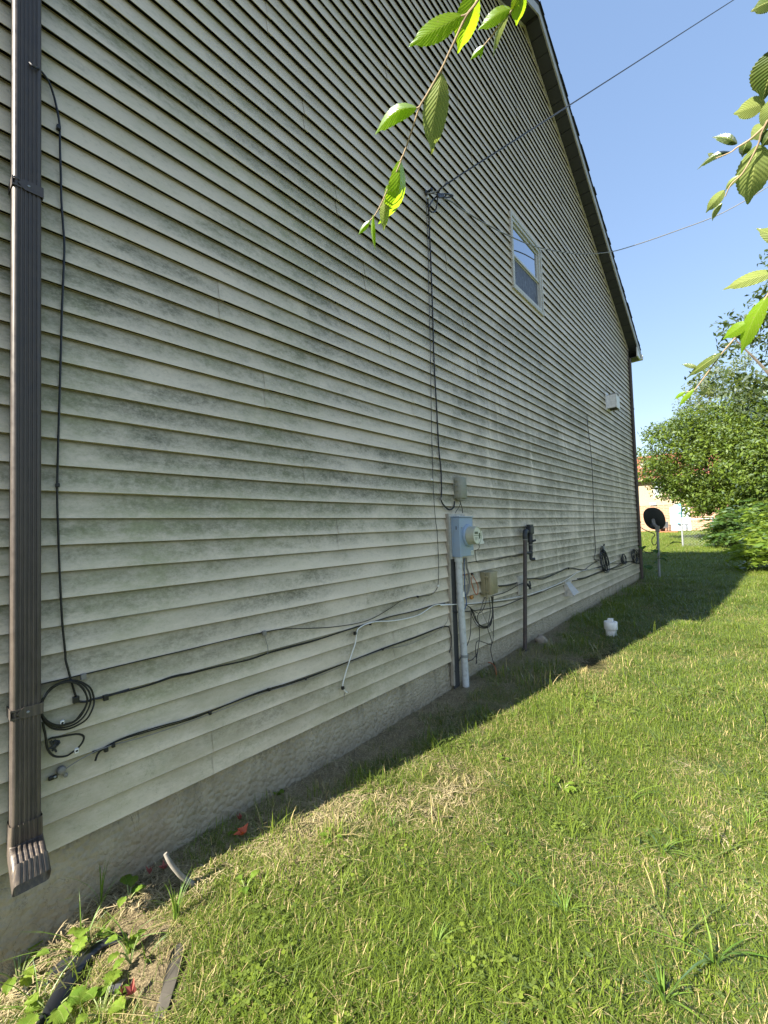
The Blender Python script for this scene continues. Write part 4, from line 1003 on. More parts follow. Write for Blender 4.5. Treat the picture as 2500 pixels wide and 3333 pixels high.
fallen_leaf(790, 2742, .046, M['red_leaf'], 'brightest orange-red fallen leaf at the edge of the sunlit grass', .5, 1)
fallen_leaf(781, 2690, .021, M['red_leaf_old'], 'small dull red fallen leaf just behind the bright orange one', 1.2, 2)
fallen_leaf(535, 2856, .024, M['red_leaf_old'], 'faded red fallen leaf left of the bent stick', .2, 3)
fallen_leaf(488, 2872, .020, M['red_leaf_old'], 'faded red fallen leaf nearest the foundation', 2.2, 4)
fallen_leaf(428, 3275, .024, M['red_leaf_old'], 'curled red-brown fallen leaf among the lower left weeds', 1.0, 5)
fallen_leaf(398, 3272, .013, M['red_leaf_old'], 'tiny red leaf scrap beside the curled red-brown leaf', 1.5, 6)

# black plastic drain pieces in the lower left
p0 = gp(130, 3420); 
dr = thing('drain_pipe', gp(240, 3200), 'black plastic drain edging lying in the weeds at the lower left corner', 'drain pipe')
pts = [gp(150, 3400) + Vector((-.02, -.02, .07)), gp(195, 3290) + Vector((0, 0, .06)), gp(255, 3180) + Vector((0, 0, .05)), gp(330, 3090) + Vector((0, 0, .035)), gp(400, 3055) + Vector((0, 0, .02)), gp(465, 3030) + Vector((0, 0, .004))]
sm = smooth_path(pts, 6); mb = MB(); k = 7; n = len(sm)
for i, p in enumerate(sm):
    t = (sm[min(i+1, n-1)] - sm[max(i-1, 0)]).normalized(); w = t.cross(Vector((0, 0, 1))).normalized(); f = i / (n - 1)
    R = .030 * (1 - .45 * abs(f - .25)) * (1.15 if f < .35 else 1.0) * (1 - .5 * f)
    for j in range(k):
        a = math.radians(-25 + 230 * j / (k - 1)); mb.v.append(tuple(p + w * (math.cos(a) * R) + Vector((0, 0, math.sin(a) * R * .8 - .02))))
for i in range(n - 1):
    for j in range(k - 1): mb.f.append((i*k+j, i*k+j+1, (i+1)*k+j+1, (i+1)*k+j))
mb.build('channel', M['drain'], dr, smooth=True)
pts = [gp(60, 3262) + Vector((0, 0, .012)), gp(150, 3215) + Vector((0, 0, .02)), gp(215, 3160) + Vector((0, 0, .02)), gp(290, 3118) + Vector((0, 0, .012))]
MB().tube(pts, .022, 8, 5).build('pipe', M['drain'], dr, smooth=True)
MB().tube([gp(330, 3265) + Vector((0, 0, .008)), gp(370, 3235) + Vector((0, 0, .012)), gp(410, 3220) + Vector((0, 0, .006))], .02, 8, 4).build('pipe', M['drain'], dr, smooth=True)
# flat stone on the bare bank
fs = [gp(568, 3092), gp(588, 3080), gp(602, 3096), gp(592, 3132), gp(584, 3170), gp(574, 3208), gp(560, 3250), gp(548, 3292), gp(528, 3345), gp(492, 3345), gp(510, 3290), gp(524, 3245), gp(534, 3200), gp(546, 3150), gp(554, 3120)]
mb = MB(); n = len(fs); mb.v = [tuple(p + Vector((0, 0, .012))) for p in fs] + [tuple(p - Vector((0, 0, .03))) for p in fs]
mb.f = [tuple(range(n - 1, -1, -1)), tuple(n + i for i in range(n))] + [(i, (i+1) % n, n + (i+1) % n, n + i) for i in range(n)]
tag(mb.build('flat_stone', M['slate'], None, world_loc=fs[0]), 'long flat grey stone sunk in the bare sunlit bank', 'stone')

# ------------------------------------------------------------------ satellite dish
db = gp(2147, 1883)
dish = thing('satellite_dish', db, 'dark oval satellite dish on a galvanized pole past the house corner', 'satellite dish')
rd = z1((2040, 1450), 3.6065)
X_D = db.x
def dpt(x, y, dx=0.0): a = rd(x, y); return xp(a[0], a[1], X_D + dx)
top = dpt(362, 985)
MB().tube([db - Vector((0, 0, .1)), top], .026, 14).build('pole', M['galv'], dish, smooth=True)
MB().box((top.x - .04, top.y - .04, top.z - .06), (top.x + .04, top.y + .04, top.z + .08)).build('clamp', M['wire_grey'], dish, bevel=.01)
dc = dpt(312, 868, .12)
nrm = Vector((.90, -.26, .34)).normalized()
u = Vector((0, 0, 1)) - nrm * nrm.z; u.normalize(); w = nrm.cross(u)
def dish_surface(R1, R2, depth, name, mat, off):
    mb = MB(); K, N = 8, 40
    rings = []
    for i in range(K + 1):
        r = i / K
        for k in range(N):
            a = 6.283185 * k / N
            e = (abs(math.cos(a)) ** 2.3 + abs(math.sin(a)) ** 2.3) ** (-1 / 2.3)
            mb.v.append(tuple(dc + u * (R1 * r * e * math.cos(a)) + w * (R2 * r * e * math.sin(a)) + nrm * (depth * r * r + off)))
    for i in range(K):
        for k in range(N):
            l = (k + 1) % N; mb.f.append((i*N+k, (i+1)*N+k, (i+1)*N+l, i*N+l))
    return mb.build(name, mat, dish, smooth=True)
dish_surface(.275, .232, .05, 'reflector', M['dish'], 0)
dish_surface(.268, .226, .047, 'reflector_face', M['wire_grey'], .010)
MB().tube([dc - nrm * .01, (dc + top) / 2 - nrm * .05, top + Vector((0, 0, .05))], .035, 8).build('bracket', M['wire_grey'], dish)
MB().box((dc.x - .10, dc.y - .07, dc.z - .19), (dc.x - .02, dc.y + .05, dc.z - .09)).build('mount', M['iron'], dish, bevel=.01)
lo_e = dpt(265, 1000, .1)
MB().tube([dc - u * .20 - nrm * .02, dc - u * .27 + nrm * .2, dc - u * .24 + nrm * .42], .015, 6).build('feed_arm', M['iron'], dish)
MB().lathe(dc - u * .22 + nrm * .42, -nrm, [(.04, 0), (.045, .08), (.03, .1)], 10).build('feed_head', M['wire_grey'], dish, smooth=True)
ca = wp(2068, 1713, .05)
cable('dish_cable', [([Vector((XR, -.03, wp(2070, 1713, .02).z)), dpt(200, 985, -.2), dpt(265, 1012), dpt(330, 1045), dpt(300, 1090), dpt(297, 1140), dpt(320, 1168), dpt(350, 1150), dpt(358, 1100)], .009),
      ([Vector((XR, -.03, wp(2076, 1775, .02).z)), dpt(170, 1215, -.2), dpt(240, 1258), dpt(300, 1255), dpt(340, 1225), dpt(356, 1180)], .009)], M['black'],
      'black cables looping from the house corner to the satellite dish pole', 'cable')

# ------------------------------------------------------------------ foliage helpers
def add_tone(o, vals):
    a = o.data.attributes.new('tone', 'FLOAT', 'POINT'); a.data.foreach_set('value', np.asarray(vals, dtype=np.float32))
def leaf_cloud(name, parent, mat, cents, crad, nleaf, size, seed, flat=.5, droop=0.0, tone_bias=0.0):
    g = np.random.default_rng(seed)
    C = np.repeat(np.asarray(cents), nleaf, axis=0); R = np.repeat(np.asarray(crad), nleaf)
    n = len(C)
    d = g.normal(size=(n, 3)); d /= np.linalg.norm(d, axis=1)[:, None]
    P = C + d * (R * g.uniform(.25, 1, n) ** .6)[:, None] * np.array([1, 1, .8])
    N = g.normal(size=(n, 3)) * flat + np.array([0, 0, 1]) * (1 - flat) + d * .35; N /= np.linalg.norm(N, axis=1)[:, None]
    T = g.normal(size=(n, 3)); T[:, 2] -= droop; T -= N * (T * N).sum(1)[:, None]; T /= np.linalg.norm(T, axis=1)[:, None]
    B = np.cross(N, T); s = size * g.uniform(.6, 1.3, n)
    L = T * s[:, None]; Wd = B * (s * .42)[:, None]; bend = N * (s * .12)[:, None]
    V = np.stack([P - L * .5, P + Wd * .5 - L * .05 + bend, P + L * .5, P - Wd * .5 - L * .05 + bend], 1).reshape(-1, 3)
    me = bpy.data.meshes.new(name)
    off = Vector((0, 0, 0)); qq = parent
    while qq is not None: off += qq.location; qq = qq.parent
    V = V - np.array(off)
    me.vertices.add(len(V)); me.vertices.foreach_set('co', V.astype(np.float32).ravel())
    me.loops.add(n * 4); me.polygons.add(n)
    me.loops.foreach_set('vertex_index', np.arange(n * 4, dtype=np.int32)); me.polygons.foreach_set('loop_start', np.arange(0, n * 4, 4, dtype=np.int32))
    try: me.polygons.foreach_set('loop_total', np.full(n, 4, dtype=np.int32))
    except Exception: pass
    me.update(calc_edges=True); me.validate()
    me.materials.append(mat); o = bpy.data.objects.new(name, me); COL.objects.link(o); o.parent = parent
    add_tone(o, np.repeat(np.clip(g.beta(2, 2, n) + tone_bias, 0, 1), 4)); return o
def crown_centres(c, rx, ry, rz, n, seed, inner=.45):
    g = np.random.default_rng(seed); out = []
    while len(out) < n:
        d = g.normal(size=3); d /= np.linalg.norm(d); r = g.uniform(inner, 1) ** .7
        k = 1 + mnoise.noise(Vector(d * 1.7) + Vector((seed * 3.1, 0, 0))) * .38
        out.append((c[0] + d[0] * rx * r * k, c[1] + d[1] * ry * r * k, c[2] + d[2] * rz * r * k))
    return out
def tree(name, base, c, rx, ry, rz, nclump, nleaf, size, mat, label, cat, seed, trunk_r=.16, crad=(.35, .7), limbs=7, droop=.2, inner=.45, group=None):
    base = Vector(base); t = thing(name, base, label, cat, group)
    g = np.random.default_rng(seed); cents = crown_centres(c, rx, ry, rz, nclump, seed, inner)
    mid = Vector(c)
    MB().tube([base - Vector((0, 0, .1)), base.lerp(mid, .4) + Vector((.1, .1, 0)), mid], lambda q: trunk_r * (1 - .65 * q), 9, 4).build('trunk', M['bark'], t, smooth=True)
    mb = MB()
    for i in range(limbs):
        e = Vector(cents[int(g.integers(len(cents)))]); s = base.lerp(mid, g.uniform(.4, .95))
        mb.tube([s, s.lerp(e, .5) + Vector((0, 0, .12 * (e - s).length)), e], lambda q: trunk_r * .38 * (1 - .85 * q), 6, 4)
    mb.build('branch', M['bark'], t, smooth=True)
    leaf_cloud('crown', t, mat, cents, g.uniform(crad[0], crad[1], nclump), nleaf, size, seed + 1, .55, droop)
    return t
def at_x(px, py, x): return xp(px, py, x)
def ground_at(x, px):
    p = xp(px, 1700, x); return Vector((x, p.y, gz(x, p.y)))
# big round tree
cx_ = 26; c0 = at_x(2372, 1500, cx_)
tree('spreading_tree', ground_at(cx_, 2350), c0, 2.6, 3.6, 2.7, 400, 130, .17, M['tree_leaf'], 'large rounded green tree spreading in front of the far house', 'tree', 21, .2, (.4, .75))
# pale tree behind
c0 = at_x(2355, 1325, 38)
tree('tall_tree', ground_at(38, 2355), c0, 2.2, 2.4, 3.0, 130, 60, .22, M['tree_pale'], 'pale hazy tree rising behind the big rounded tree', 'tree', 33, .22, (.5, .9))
# right mid tree, part of the green mass
c0 = at_x(2560, 1500, 24)
tree('leafy_tree', ground_at(24, 2560), c0, 2.2, 2.6, 3.0, 220, 90, .18, M['tree_leaf'], 'green tree at the right edge beside the big rounded tree', 'tree', 45, .18, (.4, .8))
# dark tree high at right edge
c0 = at_x(2670, 1090, 11)
t = tree('dark_tree', ground_at(11, 2720), c0, 1.4, 1.75, 1.9, 120, 50, .13, M['tree_dark'], 'dark tree with small leaves against the sky at the right edge', 'tree', 52, .16, (.22, .45), droop=.6, inner=.25)

# compound-leaf bushes
def sumac(px, py, x, h, w, nst, mat, label, seed, leaf=.19, name='sumac_bush'):
    base = ground_at(x, px); t = thing(name, base, label, 'bush')
    g = np.random.default_rng(seed); V = []; tone = []; F = []; sm = MB()
    for s_ in range(nst):
        a = g.uniform(0, 6.283); r = g.uniform(0, w * .5); b = base + Vector((math.cos(a) * r * .6, math.sin(a) * r, 0)); hh = h * g.uniform(.45, 1.0) * (1 - .35 * (r / (w * .5)) ** 2)
        tip = b + Vector((math.cos(a) * .25 * w * g.uniform(.2, 1), math.sin(a) * .25 * w * g.uniform(.2, 1), hh))
        sm.tube([b, b.lerp(tip, .5) + Vector((0, 0, .05)), b.lerp(tip, .85)], lambda q: .010 * (1 - .7 * q), 5, 2)
        nf = int(10 + hh * 5)
        for i in range(nf):
            o = b.lerp(tip, g.uniform(.2, 1.0)); az = g.uniform(0, 6.283); L = g.uniform(.45, .85) * min(1, .5 + h * .25)
            d = Vector((math.cos(az), math.sin(az), g.uniform(.05, .6))).normalized(); side = d.cross(Vector((0, 0, 1))).normalized(); tn = g.beta(2, 2)
            for k in range(7):
                f = .2 + .8 * k / 6; p = o + d * (L * f) + Vector((0, 0, -.45 * L * f * f))
                for sg in (-1, 1):
                    dd = (side * sg + d * .45 + Vector((0, 0, -.25))).normalized(); ll = leaf * (1.15 - .6 * abs(f - .5)); ww = (d + Vector((g.normal() * .5, g.normal() * .5, g.normal() * .9))).normalized() * (ll * .22)
                    i0 = len(V); V += [p, p + dd * ll * .45 + ww, p + dd * ll, p + dd * ll * .45 - ww]; F.append((i0, i0+1, i0+2, i0+3)); tone += [min(1, max(0, tn + g.normal() * .15))] * 4
    mb = MB(); mb.v = [tuple(v) for v in V]; mb.f = F
    o = mb.build('foliage', mat, t); add_tone(o, tone); sm.build('stem', M['sumac_stem'], t)
    return t
sumac(2372, 1780, 21, 1.75, .9, 14, M['sumac_leaf'], 'dark feathery bush against the chain-link fence under the big tree', 61)
sumac(2500, 1800, 17.5, 1.7, 1.0, 16, M['shrub_leaf'], 'yellow-green feathery bush at the right edge in the sun', 62)
sumac(2575, 1840, 13.5, 1.7, 1.2, 18, M['shrub_leaf'], 'nearest feathery bush at the right edge with bright leaves', 63)
sumac(2490, 1720, 23, 2.7, 1.5, 18, M['sumac_leaf'], 'tall feathery bush rising behind the yellow-green ones', 64)
# small weed at the far corner of the house
def broad_weed(base, label, seed, n, h, leaf, mat, spread=.6, cat='weed', lobed=False, group='broadleaf weeds', name='broadleaf_weed'):
    base = Vector(base); t = thing(name, base, label, cat, group); g = np.random.default_rng(seed)
    for i in range(n):
        az = g.uniform(0, 6.283); f = g.uniform(.35, 1); d = Vector((math.cos(az), math.sin(az), 0)); up = h * f
        o = base + d * (spread * h * .5 * f) + Vector((0, 0, up * .8))
        MB().tube([base, base.lerp(o, .5) + Vector((0, 0, up * .15)), o], .0016 + leaf * .012, 5, 3).build('stem', M['sumac_stem'], t)
        L = leaf * g.uniform(.7, 1.2); dirv = (d + Vector((0, 0, g.uniform(-.2, .5)))).normalized(); side = dirv.cross(Vector((0, 0, 1))).normalized(); nr = side.cross(dirv)
        mb = MB(); K = 9
        for k in range(K + 1):
            u_ = k / K; wdt = L * (.36 if not lobed else .46) * (math.sin(math.pi * min(1, u_ * .96 + .04)) ** .8) * (1 + (.16 if k % 2 else -.10) * (1.6 if lobed else 1))
            if k == K: wdt = .001
            cpt = o + dirv * (L * u_) + nr * (L * (.10 * math.sin(u_ * 3) - .22 * u_ * u_))
            for sgn in (-1, -.5, 0, .5, 1): mb.v.append(tuple(cpt + side * (wdt * sgn) + nr * (L * .09 * abs(sgn) + g.normal() * L * .014 + L * .02 * math.sin(k * 2.1) * abs(sgn))))
        for k in range(K):
            for j in range(4): mb.f.append((k*5+j, k*5+j+1, k*5+j+6, k*5+j+5))
        lo_ = mb.build('leaf', mat, t); uvl = lo_.data.uv_layers.new(name='UVMap')
        for li, lp in enumerate(lo_.data.loops): uvl.data[li].uv = ((lp.vertex_index // 5) / K, (lp.vertex_index % 5) / 4)
        add_tone(lo_, [float(g.uniform(0, 1))] * len(mb.v))
        for p in lo_.data.polygons: p.use_smooth = True
    return t
cb = Vector((11.45, -.02, gz(11.4, 0)))
broad_weed(cb, 'dark leafy weed growing at the far house corner behind the dish pole', 71, 16, 1.0, .2, M['weed_dark'], 1.2)

# ------------------------------------------------------------------ far house, fence and patio things
XH = 45.0
rh = rd
fh = thing('far_house', xp(2069, 1730, XH), 'distant two-storey house with red roof, tan siding and brick ground floor', 'house')
A = lambda x, y: xp(*rh(x, y), XH)
yl = A(105, 700).y; yr = yl - 16; zb = .3; zmid = A(300, 705).z; ze = A(200, 400).z; zt = A(200, 135).z
MB().box((XH, yr, zb), (XH + 9, yl, zmid)).build('brick_wall', M['brick'], fh)
MB().box((XH + .02, yr + .02, zmid + .01), (XH + 9, yl - .02, ze)).build('upper_wall', M['far_siding'], fh)
nb = 26
for i in range(nb):
    za = zmid + .02 + (ze - zmid - .05) * i / nb; zc = zmid + .02 + (ze - zmid - .05) * (i + 1) / nb
    MB().add([(XH + .018, yr, za), (XH + .018, yl, za), (XH - .03, yl, za), (XH - .03, yr, za), (XH + .015, yl, zc), (XH + .015, yr, zc)], [(0, 1, 2, 3), (3, 2, 4, 5)]).build('siding_board', M['far_siding'], fh)
MB().add([(XH - .5, yl + .4, ze), (XH - .5, yr - .4, ze), (XH + 4.5, yr - .4, ze + 2.7), (XH + 4.5, yl + .4, ze + 2.7), (XH + 9.5, yr - .4, ze), (XH + 9.5, yl + .4, ze), (XH - .5, yl + .4, ze - .12), (XH - .5, yr - .4, ze - .12), (XH + 9.5, yr - .4, ze - .12), (XH + 9.5, yl + .4, ze - .12)],
         [(0, 1, 2, 3), (3, 2, 4, 5), (0, 3, 5), (1, 4, 2), (6, 9, 8, 7), (0, 6, 7, 1), (4, 8, 9, 5), (0, 5, 9, 6), (1, 7, 8, 4)]).build('roof', M['far_roof'], fh)
MB().box((XH - .62, yr - .4, ze - .14), (XH - .505, yl + .4, ze - .02)).build('gutter', M['far_siding'], fh)
MB().box((XH - .06, yl - .16, zb), (XH + .0, yl + .03, ze)).build('corner_post', M['far_white'], fh)
def far_opening(x0, y0, x1, y1, name, bars=1):
    a = A(x0, y0); b = A(x1, y1); ya, yb = max(a.y, b.y), min(a.y, b.y); z1_, z0_ = max(a.z, b.z), min(a.z, b.z)
    wn_ = MB().box((XH - .05, yb - .09, z0_ - .09), (XH + .03, ya + .09, z1_ + .09)).build(name, M['far_white'], fh)
    for i in range(bars):
        p0 = ya + (yb - ya) * i / bars; p1 = ya + (yb - ya) * (i + 1) / bars
        MB().box((XH - .065, p1 + .05, z0_ + .04), (XH - .052, p0 - .05, z1_ - .04)).build('pane', M['far_glass'], wn_)
far_opening(318, 420, 395, 595, 'window', 1)
far_opening(700, 430, 790, 600, 'window', 1)
far_opening(520, 735, 745, 985, 'patio_door', 2)
a = A(312, 685); MB().box((XH - .16, a.y - .25, a.z - .12), (XH - .05, a.y + .25, a.z + .12)).build('facade_vent', M['far_white'], fh)  # small white vent on the far facade
a = A(120, 275); MB().lathe((XH + 2, a.y - .1, ze + 1.25), (0, 0, 1), [(.14, 0), (.14, .45), (.2, .5)], 10).build('roof_vent', M['far_white'], fh)
# patio set and edging in front of the far house
pat = thing('patio_table', A(600, 1000), 'dark metal patio table and frame before the far patio door', 'table')
mb = MB(); XT = XH - 3.0; B2 = lambda x, y: xp(*rh(x, y), XT)
zg = gz(XT, 1)
ta, tb = B2(490, 932), B2(720, 932)
MB().box((XT - .5, tb.y, ta.z - .03), (XT + .5, ta.y, ta.z + .02)).build('top', M['iron'], pat)
for yy in (ta.y - .1, tb.y + .1):
    for xx in (XT - .4, XT + .4): MB().tube([(xx, yy, zg), (xx, yy, ta.z)], .03, 5).build('leg', M['iron'], pat)
ch = thing('patio_chair', B2(425, 1000), 'small dark patio chair left of the far patio table', 'chair')
ca_ = B2(425, 965)
MB().box((XT - .3, ca_.y - .35, ca_.z - .04), (XT + .3, ca_.y + .35, ca_.z + .02)).build('seat', M['iron'], ch)
MB().box((XT + .25, ca_.y - .35, ca_.z + .03), (XT + .3, ca_.y + .35, ca_.z + .5)).build('backrest', M['iron'], ch)
for sx in (-.26, .24):
    for sy in (-.3, .3): MB().tube([(XT + sx, ca_.y + sy, zg), (XT + sx, ca_.y + sy, ca_.z - .03)], .025, 5).build('leg', M['iron'], ch)
pb_ = xp(*rh(420, 905), XT); fl = thing('potted_plant', xp(*rh(420, 940), XT + .8), 'small plant with orange flowers beside the far patio chair', 'potted plant')
fb = fl.location
MB().lathe(Vector((fb.x, fb.y, zg)), (0, 0, 1), [(.16, 0), (.22, .4), (.2, .42)], 10).build('pot', M['far_roof'], fl)
MB().tube([Vector((fb.x, fb.y, zg + .4)), Vector((fb.x, fb.y, fb.z + .5))], .03, 5).build('stem', M['sumac_stem'], fl)
blob((fb.x, fb.y, fb.z + .55), .25, .25, .25, 4, 1).build('flower', plain('orange_flower', (.6, .22, .04), .7), fl)
a = B2(385, 1038); b = B2(625, 1038)
mbx = MB().box((XT - 1.2, b.y, zg - .1), (XT - 1.0, a.y, zg + .16)).build('garden_edging', M['red_edging'], None, world_loc=(XT - 1.1, a.y, zg)); tag(mbx, 'low red edging strip in the lawn before the far patio', 'edging')
tw = thing('towel', B2(600, 800), 'bright blue cloth hung near the far patio door', 'cloth')
a = xp(*rh(598, 800), XH - .4); MB().prism([(-.28, .75), (.28, .9), (.2, -.9), (-.05, -.8), (-.3, -.2)], a, a + Vector((.03, 0, 0)), (0, -1, 0), (0, 0, 1)).build('cloth', M['cyan'], tw)
MB().tube([a + Vector((0, .4, .85)), a + Vector((0, -.4, .9))], .03, 5).build('rod', M['far_white'], tw)

XF = 21.5
fence = thing('chain_link_fence', ground_at(XF, 2218), 'chain-link fence with a galvanized post and rail left of the dark feathery bush', 'fence')
G = lambda x, y, dx=0.0: xp(*rh(x, y), XF + dx)
p0 = ground_at(XF, 2218.5); top = G(638, 862); Ht = top.z - p0.z
p1 = ground_at(XF + 7, 2238); yE = G(1010, 860).y
def post(p, h): MB().tube([p - Vector((0, 0, .1)), p + Vector((0, 0, h))], .034, 8).build('post', M['galv'], fence, smooth=True); MB().lathe(p + Vector((0, 0, h)), (0, 0, 1), [(.04, 0), (.04, .03), (.015, .07)], 8).build('post_cap', M['galv'], fence)
post(p0, Ht)
pe = Vector((XF, yE, gz(XF, yE))); post(pe, Ht)
MB().tube([p0 + Vector((0, 0, Ht - .02)), pe + Vector((0, 0, Ht - .02))], .022, 7).build('rail', M['galv'], fence)
def chain(a, b, h, name):
    d = b - a; L = d.length; mb = MB(); s = .11; n = int((L + h) / s)
    for i in range(n):
        for sg in (1, -1):
            t0 = i * s - h; z_0, z_1 = 0, h
            u0, u1 = (t0, t0 + h) if sg > 0 else (t0 + h, t0)
            # clip to the span
            def pt(u, z): return a + d * (u / L) + Vector((0, 0, z))
            ua, ub = u0, u1; za, zb_ = 0, h
            if max(ua, ub) < 0 or min(ua, ub) > L: continue
            def clip(u, z, u2, z2):
                if u < 0: z = z + (0 - u) / (u2 - u) * (z2 - z); u = 0
                if u > L: z = z + (L - u) / (u2 - u) * (z2 - z); u = L
                return u, z
            A1 = clip(ua, za, ub, zb_); B1 = clip(ub, zb_, ua, za)
            mb.tube([pt(*A1), pt(*B1)], .0022, 3, cap=False)
    o = mb.build(name, M['galv'], fence); o['kind'] = 'stuff'
chain(p0, pe, Ht - .03, 'wire_mesh')

# far treeline behind everything
tl = thing('treeline', (95, 0, .4), None, None); tl['kind'] = 'stuff'
g = np.random.default_rng(90); cents = []
for i in range(260): cents.append((95 + g.uniform(-6, 6), g.uniform(-90, 40), g.uniform(.8, 6.5)))
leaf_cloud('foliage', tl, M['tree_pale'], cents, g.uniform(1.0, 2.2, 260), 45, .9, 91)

# ------------------------------------------------------------------ near elm branches
def elm_leaf(parent, bpx, tpx, wpx, dist, mat, seed, fold=.35, curl=.12, roll=0.0, dd=0.0):
    g = np.random.default_rng(seed)
    B = rp(bpx[0], bpx[1], dist); T = rp(tpx[0], tpx[1], dist + dd)
    ax = T - B; L = ax.length; ax.normalize(); view = ((B + T) / 2 - CAM).normalized()
    side = ax.cross(view).normalized(); nr = side.cross(ax).normalized()
    if nr.dot(view) > 0: nr = -nr
    side, nr = side * math.cos(roll) + nr * math.sin(roll), nr * math.cos(roll) - side * math.sin(roll)
    hw = wpx / F_PX * ((B + T) / 2 - CAM).dot(FWD) * .44 / max(.25, math.cos(roll))
    NU = 44; half = 5; V = []; UV = []; cols = 2 * half + 1
    for i in range(NU + 1):
        u_ = i / NU
        wd = hw * ((math.sin(math.pi * u_ ** .82)) ** .85 if 0 < u_ < 1 else 0)
        tip = max(0, (u_ - .78) / .22); wd = wd * (1 - 1.5 * tip * (1 - tip))
        saw = 1 + (.075 * (1 - ((i % 3) / 2)) - .02) if 0 < i < NU else 1
        sway = .03 * L * math.sin(u_ * 3.0 + seed)
        cpt = B + ax * (L * u_) + nr * (L * (curl * math.sin(u_ * math.pi) - curl * 1.3 * u_ * u_)) + side * (sway * u_ * (1 - u_) * 2)
        for j in range(-half, half + 1):
            f = j / half
            w = wd * f * (saw if abs(j) == half else 1)
            rip = .012 * L * math.sin(u_ * 40 - abs(f) * 7) * (abs(f)) * .35
            V.append(cpt + side * w * math.cos(fold * .6) + nr * (-abs(w) * math.sin(fold) + rip)); UV.append((u_, .5 + .5 * f))
    mb = MB(); mb.v = [tuple(v) for v in V]
    for i in range(NU):
        for j in range(cols - 1): mb.f.append((i*cols+j, i*cols+j+1, (i+1)*cols+j+1, (i+1)*cols+j))
    o = mb.build('leaf', mat, parent)
    uvl = o.data.uv_layers.new(name='UVMap')
    idx = np.empty(len(o.data.loops), dtype=np.int32); o.data.loops.foreach_get('vertex_index', idx)
    uvl.data.foreach_set('uv', np.asarray(UV, dtype=np.float32)[idx].ravel())
    add_tone(o, np.full(len(V), g.uniform(0, 1)))
    for p in o.data.polygons: p.use_smooth = True
    # petiole
    return o
E1, E2 = M['elm'], M['elm_under']
def twig(parent, pts, dist, r0, r1, name='twig'):
    P = [rp(x, y, dist + (dz if False else 0)) for x, y in pts]
    MB().tube(P, lambda t: r0 + (r1 - r0) * t, 7, 5).build(name, M['twig'], parent, smooth=True)
d1 = .56
b1 = thing('elm_twig', rp(1700, -260, d1), 'hanging elm twig of serrated bright green leaves at the top centre', 'branch', 'elm twigs hanging into view')
twig(b1, [(1700, -260), (1620, -120), (1556, 0), (1524, 43), (1510, 67), (1486, 120), (1459, 178), (1435, 228), (1389, 309), (1365, 350), (1341, 424), (1312, 506), (1290, 560), (1259, 622), (1240, 665), (1221, 699), (1204, 718)], d1, .0012, .0005)
for a in [((1502, 50), (1327, 147), 66, E1, 1, .25, .05, .35), ((1548, -40), (1495, 178), 84, E1, 2, .45, .1, -.3), ((1437, 236), (1401, 504), 92, E2, 3, .35, .12, .15), ((1357, 350), (1213, 415), 52, E1, 4, .5, .2, .5),
          ((1303, 520), (1252, 742), 66, E1, 5, .5, .3, -.35), ((1256, 640), (1247, 752), 36, E2, 55, .3, .1, .1), ((1214, 699), (1216, 815), 17, E1, 6, .6, .1, .5), ((1204, 718), (1165, 762), 20, E1, 7, .6, .1, .4), ((1262, 600), (1266, 690), 30, E1, 8, .4, .1, .3)]:
    elm_leaf(b1, a[0], a[1], a[2], d1 + .004 * (a[4] % 3), a[3], a[4], a[5], a[6], a[7])
for a, b in (((1524, 43), (1500, 52)), ((1365, 347), (1355, 351)), ((1437, 222), (1438, 240)), ((1310, 508), (1302, 524))): twig(b1, [a, ((a[0] + b[0]) / 2, (a[1] + b[1]) / 2 + 2), b], d1, .0008, .0006, 'petiole')
b2 = thing('elm_twig', rp(1760, -200, d1 + .05), 'short elm twig with small bright leaves before the roof peak', 'branch', 'elm twigs hanging into view')
twig(b2, [(1760, -200), (1710, -60), (1686, 0), (1669, 29), (1630, 77), (1600, 118), (1573, 150)], d1 + .05, .0014, .0005)
for a in [((1664, 28), (1553, 90), 44, E1, 11, .3, .1, .4), ((1655, 43), (1594, 176), 24, E2, 12, .5, .15, .9), ((1692, -40), (1684, 84), 56, E1, 13, .4, .1, -.3), ((1577, 147), (1529, 193), 20, E1, 14, .5, .1, .4), ((1574, 150), (1562, 194), 9, E1, 15, .5, .1, .2)]:
    elm_leaf(b2, a[0], a[1], a[2], d1 + .05, a[3], a[4], a[5], a[6], a[7])
d3 = .62
b3 = thing('elm_twig', rp(2640, 120, d3), 'elm twig of large mixed dark and pale leaves entering at the upper right edge', 'branch', 'elm twigs hanging into view')
twig(b3, [(2640, 120), (2560, 260), (2510, 370), (2480, 430), (2466, 475), (2420, 560), (2380, 600), (2360, 640)], d3, .0013, .0005)
twig(b3, [(2490, 410), (2440, 455), (2399, 480), (2377, 496), (2330, 515)], d3, .0009, .0004)
ED = M['elm_dark'] = leaf_material('elm_leaf_shaded', (.02, .05, .012), (.04, .075, .018), .2, veins=True, gloss=.3, tcol=(.1, .2, .02))
